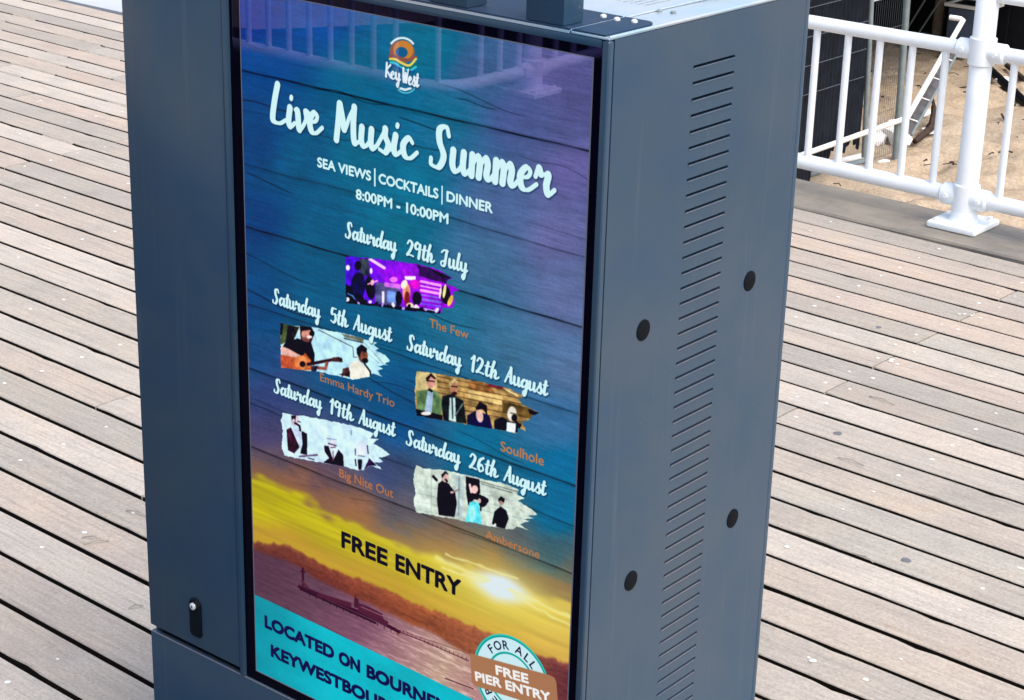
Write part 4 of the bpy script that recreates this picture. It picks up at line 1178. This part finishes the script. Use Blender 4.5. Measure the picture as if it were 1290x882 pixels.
# logo
def arc(cx, cy, r, a0, a1, w, col, ry=None, n=24):
    pts = [(cx + r * math.cos(math.radians(a0 + (a1 - a0) * i / n)), cy + (ry or r) * math.sin(math.radians(a0 + (a1 - a0) * i / n))) for i in range(n + 1)]
    line(IMG, pts, w, col)
z = (460, 20, .12469)
ell(IMG, *zpt(z, [(356, 365)])[0], 15.8, 14.2, 12, (150, 92, 76)); ell(IMG, *zpt(z, [(368, 352)])[0], 12.5, 12, 12, (202, 130, 48)); ell(IMG, *zpt(z, [(352, 372)])[0], 7.6, 6.6, 15, (18, 92, 142))
def wave(pts, w, col): line(IMG, zpt(z, catmull(pts, 6)), w * z[2], col)
wave([(232, 415), (290, 415), (360, 440), (430, 450), (495, 420)], 30, (140, 84, 70))
wave([(235, 440), (290, 445), (350, 480), (430, 505), (495, 440)], 24, (232, 214, 96))
wave([(240, 460), (300, 475), (350, 515), (430, 535), (500, 490)], 20, (30, 116, 92))
wave([(240, 474), (290, 485), (350, 530), (430, 556), (495, 520)], 22, (60, 196, 226))
wave([(250, 500), (320, 530), (380, 570), (470, 570)], 22, (10, 84, 150))
for i, a in enumerate(range(-142, -40, 9)):
    r = 17.2; cx, cy = zpt(z, [(356, 372)])[0]
    arc(cx, cy, r, a, a + 6, 2.6, (226, 240, 244), ry=18.0, n=3)
cx, cy = zpt(z, [(395, 700)])[0]
arc(cx, cy, 12, 25, 150, 1.5, (90, 200, 226), ry=10.5); line(IMG, zpt(z, [(330, 735), (385, 752), (440, 738)]), 3.0, (226, 240, 246))
script('Key', 304, 336, 87, 21, .34, (226, 240, 246), slope=0.08); script('West', 338, 372, 90, 22, .34, (226, 240, 246), slope=0.06)

IMG = np.clip(IMG, 0, 1)
lin_ = np.maximum(IMG ** 2.2 - np.array([.009, .005, .006]), 0)
IMG = lin_ ** (1 / 2.2)
pic = bpy.data.images.new('poster', TW, TH, alpha=False, float_buffer=False)
buf = np.ones((TH, TW, 4), np.float32)
buf[..., :3] = IMG[::-1]
pic.pixels.foreach_set(buf.ravel())
pic.update()
pic.pack()
def screen_mat():
    t = NT('lit screen')
    im = t.add('ShaderNodeTexImage'); im.image = pic; im.interpolation = 'Cubic'; im.extension = 'EXTEND'
    t.l.new(im.outputs[0], t.b.inputs['Emission Color'])
    t.b.inputs['Emission Strength'].default_value = SCREEN_GAIN / (2 ** EXPO)
    t.b.inputs['Specular Tint'].default_value = (0.62, 0.50, 1.0, 1)
    return t.out((0.0, 0.0, 0.001), 0.008, 0, 1.0)
SCREEN_GAIN = 0.95
SCREEN_MAT = screen_mat()
def edge_mat():
    t = NT('pale light at screen edge')
    t.b.inputs['Emission Color'].default_value = (.55, .60, .85, 1)
    t.b.inputs['Emission Strength'].default_value = .16 / (2 ** EXPO)
    return t.out((.02, .02, .03), .3, 0, .3)
EDGE_MAT = edge_mat()


# ------------------------------------------------------------------ kiosk
H = 1.62
W_ = .985; DP = .505
kiosk = empty('digital_kiosk', (-.49, .25, 0), 'blue grey metal digital advertising kiosk showing a live music summer poster', 'kiosk')
def mkk():
    K = kiosk
    P = M['paint']
    T = .012
    # black block added to stop light, so slots and seams read deep
    box('inner_blackout', -W_ + T + .006, -T - .004, .016, DP - T - .004, .05, H - .016, M['black'], K)
    box('plinth', -W_ + .03, -.03, .03, DP - .03, .004, .062, M['paint_dark'], K, .003)
    box('rear_panel', -W_, 0, DP - T, DP, .064, H - .004, P, K, .003)
    box('side_panel', -W_, -W_ + T, .0125, DP - T - .001, .064, H - .004, P, K, .002)
    # right side panel: sheet with real slots
    y0, y1, sy0, sy1 = .0125, DP - T - .001, .2005, .3055
    bm = bmesh.new()
    zt = H - .004; zb = .064
    bm_box(bm, -T, 0, y0, sy0, zb, zt)
    bm_box(bm, -T, 0, sy1, y1, zb, zt)
    z = H - .0700
    top = zt; n = 62; pitch = .02345; sh = .0044
    for i in range(n):
        zc = z - i * pitch
        bm_box(bm, -T, 0, sy0, sy1, zc + sh / 2, top)
        top = zc - sh / 2
    bm_box(bm, -T, 0, sy0, sy1, zb, top)
    bmesh.ops.remove_doubles(bm, verts=bm.verts, dist=1e-5)
    # delete inner coincident faces
    seen = {}
    for f in list(bm.faces):
        c = f.calc_center_median()
        key = (round(c.x, 5), round(c.y, 5), round(c.z, 5))
        seen.setdefault(key, []).append(f)
    for fs in seen.values():
        if len(fs) > 1:
            bmesh.ops.delete(bm, geom=fs, context='FACES')
    sp = done('side_panel', bm, P, K, sm=False)
    sp['label'] = 'vented right side panel'
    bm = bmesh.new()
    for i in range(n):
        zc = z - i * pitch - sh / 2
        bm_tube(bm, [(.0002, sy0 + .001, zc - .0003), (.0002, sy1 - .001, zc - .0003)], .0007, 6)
    tag(done('vent_lip_highlights', bm, M['edge_highlight'], K), kind='stuff')  # slot lips in a paler colour, their highlight painted in
    # plugs
    for y, z in ((.3882, 1.188), (.1107, 1.1823), (.3883, .7848), (.1125, .7795)):
        bm = bmesh.new()
        bm_tube(bm, [(-.002, y, z), (.0010, y, z), (.0016, y, z), (.0012, y, z), (.0003, y, z)], [.0160, .0160, .0148, .0136, .0128], 28)
        done('plug', bm, M['rubber'], K, ang=.5)
    # front: door column, seam, lower panel, frame round the glass
    zs = H - 1.2345
    box('door', -W_, -.7472, 0, .012, zs + .0025, H - .004, P, K, .0022)
    box('lower_panel', -W_, 0, .0, .012, .064, zs - .0105, P, K, .0022)
    tube('panel_highlight', [(-W_ + .002, .0008, zs - .0108), (-.0010, .0008, zs - .0108)], .0013, M['edge_highlight'], K, 6)  # pale strip drawn in as the highlight along the panel edge
    box('frame_strip', -.7452, -.7345, -.002, .012, zs - .0095, H - .004, P, K, .002)
    box('frame_strip', -.0128, 0, 0, .012, zs - .0095, H - .004, P, K, .0045, 3)
    box('frame_strip', -.7340, -.0133, 0, .012, H - .0155, H - .004, P, K, .002)
    g = box('glass_border', -.7345, -.0126, .0045, .0118, zs - .0092, H - .0150, M['bezel'], K)
    # lit screen: one flat quad just proud of the border
    me = bpy.data.meshes.new('screen')
    xl, xr, zt2, zb2 = -.7087, -.0285, H - .0315, H - 1.2235
    me.from_pydata([(xl, .0038, zb2), (xr, .0038, zb2), (xr, .0038, zt2), (xl, .0038, zt2)], [], [(0, 1, 2, 3)])
    uv = me.uv_layers.new(name='UVMap')
    for i, c in enumerate(((0, 0), (1, 0), (1, 1), (0, 1))): uv.data[i].uv = c
    s = link('screen', me, SCREEN_MAT, K)
    s['label'] = 'lit poster reading Live Music Summer, five concert dates, FREE ENTRY'
    # thin pale edge of the lit area
    bm = bmesh.new()
    e = .0012
    for (a, b, c, d) in ((xl - e, xr + e, zt2, zt2 + e), (xl - e, xr + e, zb2 - e, zb2), (xl - e, xl, zb2, zt2), (xr, xr + e, zb2, zt2)):
        bm_box(bm, a, b, .0030, .0044, c, d)
    done('screen_edge', bm, EDGE_MAT, K, sm=False)
    # lock
    lz0, lz1 = H - 1.2100, H - 1.1330
    bm = bmesh.new()
    cxl, wl_ = -.8577, .0148
    prof = [(math.cos(a) * wl_, lz1 - .013 + math.sin(a) * .013) for a in [i * math.pi / 8 for i in range(9)]] + [(-wl_, lz0 + .006), (-wl_ + .005, lz0), (wl_ - .005, lz0), (wl_, lz0 + .006)]
    layers = [[bm.verts.new((cxl + x * k, y, (lz0 + lz1) / 2 + (z - (lz0 + lz1) / 2) * (1 - (1 - k) * .35))) for x, z in prof] for y, k in ((.001, 1), (-.0030, 1), (-.0046, .88))]
    for la, lb2 in zip(layers[:-1], layers[1:]):
        for i in range(len(prof)): bm.faces.new((la[i], la[(i + 1) % len(prof)], lb2[(i + 1) % len(prof)], lb2[i]))
    bm.faces.new(layers[-1])
    lk = done('lock_plate', bm, M['lock'], K)
    bm = bmesh.new()
    bm_tube(bm, [(-.8600, -.004, H - 1.1490), (-.8600, -.0070, H - 1.1490), (-.8600, -.0076, H - 1.1490)], [.0066, .0066, .0056], 20)
    lb = done('lock_barrel', bm, M['screwwhite'], lk)
    bm = bmesh.new()
    bm_box(bm, -.8608, -.8592, -.0082, -.0070, H - 1.1515, H - 1.1465)
    done('keyhole', bm, M['black'], lk, sm=False)
    # lid: centre sheet with vent slots, side strip, folded seam
    bm = bmesh.new()
    xs0, xs1 = -W_ + .001, -.0685
    vy0, vy1 = .216, .345
    xv = [-.1003 - i * .0125 for i in range(34)]
    zl0, zl1 = H - .0035, H
    bm_box(bm, xs0, xs1, .0003, vy0, zl0, zl1); bm_box(bm, xs0, xs1, vy1, DP - .0005, zl0, zl1)
    xr_ = xs1
    for x in xv:
        bm_box(bm, x + .0022, xr_, vy0, vy1, zl0, zl1)
        xr_ = x - .0022
    bm_box(bm, xs0, xr_, vy0, vy1, zl0, zl1)
    done('lid', bm, M['paint_sheen'], K, sm=False)
    box('lid_strip', -.0645, -.0006, .0003, DP - .0005, H - .0035, H, M['paint_sheen'], K, .0015)
    tube('lid_fold', [(-.0660, .003, H + .0006), (-.0668, DP - .004, H + .0006)], .0017, M['paint_sheen'], K, 8)
    tube('lid_fold', [(-.0024, .002, H - .0004), (-.0024, DP - .004, H - .0004)], .0026, M['paint_sheen'], K, 10)
    # dark sheet imitating a header's reflection in the lid, rounded corner
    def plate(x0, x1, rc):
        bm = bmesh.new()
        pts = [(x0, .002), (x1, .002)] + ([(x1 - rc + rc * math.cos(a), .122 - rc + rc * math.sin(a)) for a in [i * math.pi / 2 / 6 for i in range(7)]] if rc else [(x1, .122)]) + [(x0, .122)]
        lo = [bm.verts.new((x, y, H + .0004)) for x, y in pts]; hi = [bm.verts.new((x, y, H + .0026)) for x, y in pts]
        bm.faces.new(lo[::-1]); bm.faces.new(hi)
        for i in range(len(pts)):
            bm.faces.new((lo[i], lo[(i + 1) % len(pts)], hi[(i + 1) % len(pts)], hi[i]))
        return done('lid_reflection_dark', bm, M['paint_dark'], K, sm=False)
    plate(-W_ + .03, -.0690, 0)  # dark sheets imitating the reflection in the lid
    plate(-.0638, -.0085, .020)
    for x, y, m in ((-.0833, .0967, 'screwwhite'), (-.0575, .0930, 'screwwhite'), (-.0325, .0990, 'screwwhite')):
        bm = bmesh.new()
        bm_tube(bm, [(x, y, H + .002), (x, y, H + .0050), (x, y, H + .0068)], [.0048, .0046, .0024], 14)
        done('screw', bm, M[m], K)
    for x, y in ((-.0589, .1955), (-.039, .2001)):
        bm = bmesh.new()
        bm_tube(bm, [(x, y, H - .001), (x, y, H + .0022), (x, y, H + .0036)], [.0042, .0042, .002], 14)
        done('screw', bm, M['galv'], K)
    # two uprights
    for xa, xb in ((-.322, -.250), (-.1460, -.0800)):
        po = box('upright', xa, xb, .004, .048, H + .0028, H + .55, P, K, .003)
        box('upright_cap', xa - .003, xb + .003, .001, .051, H + .551, H + .557, P, po, .001)
local(kiosk, mkk)
# grandchildren were parented inside: keep their world place
bpy.context.view_layer.update()
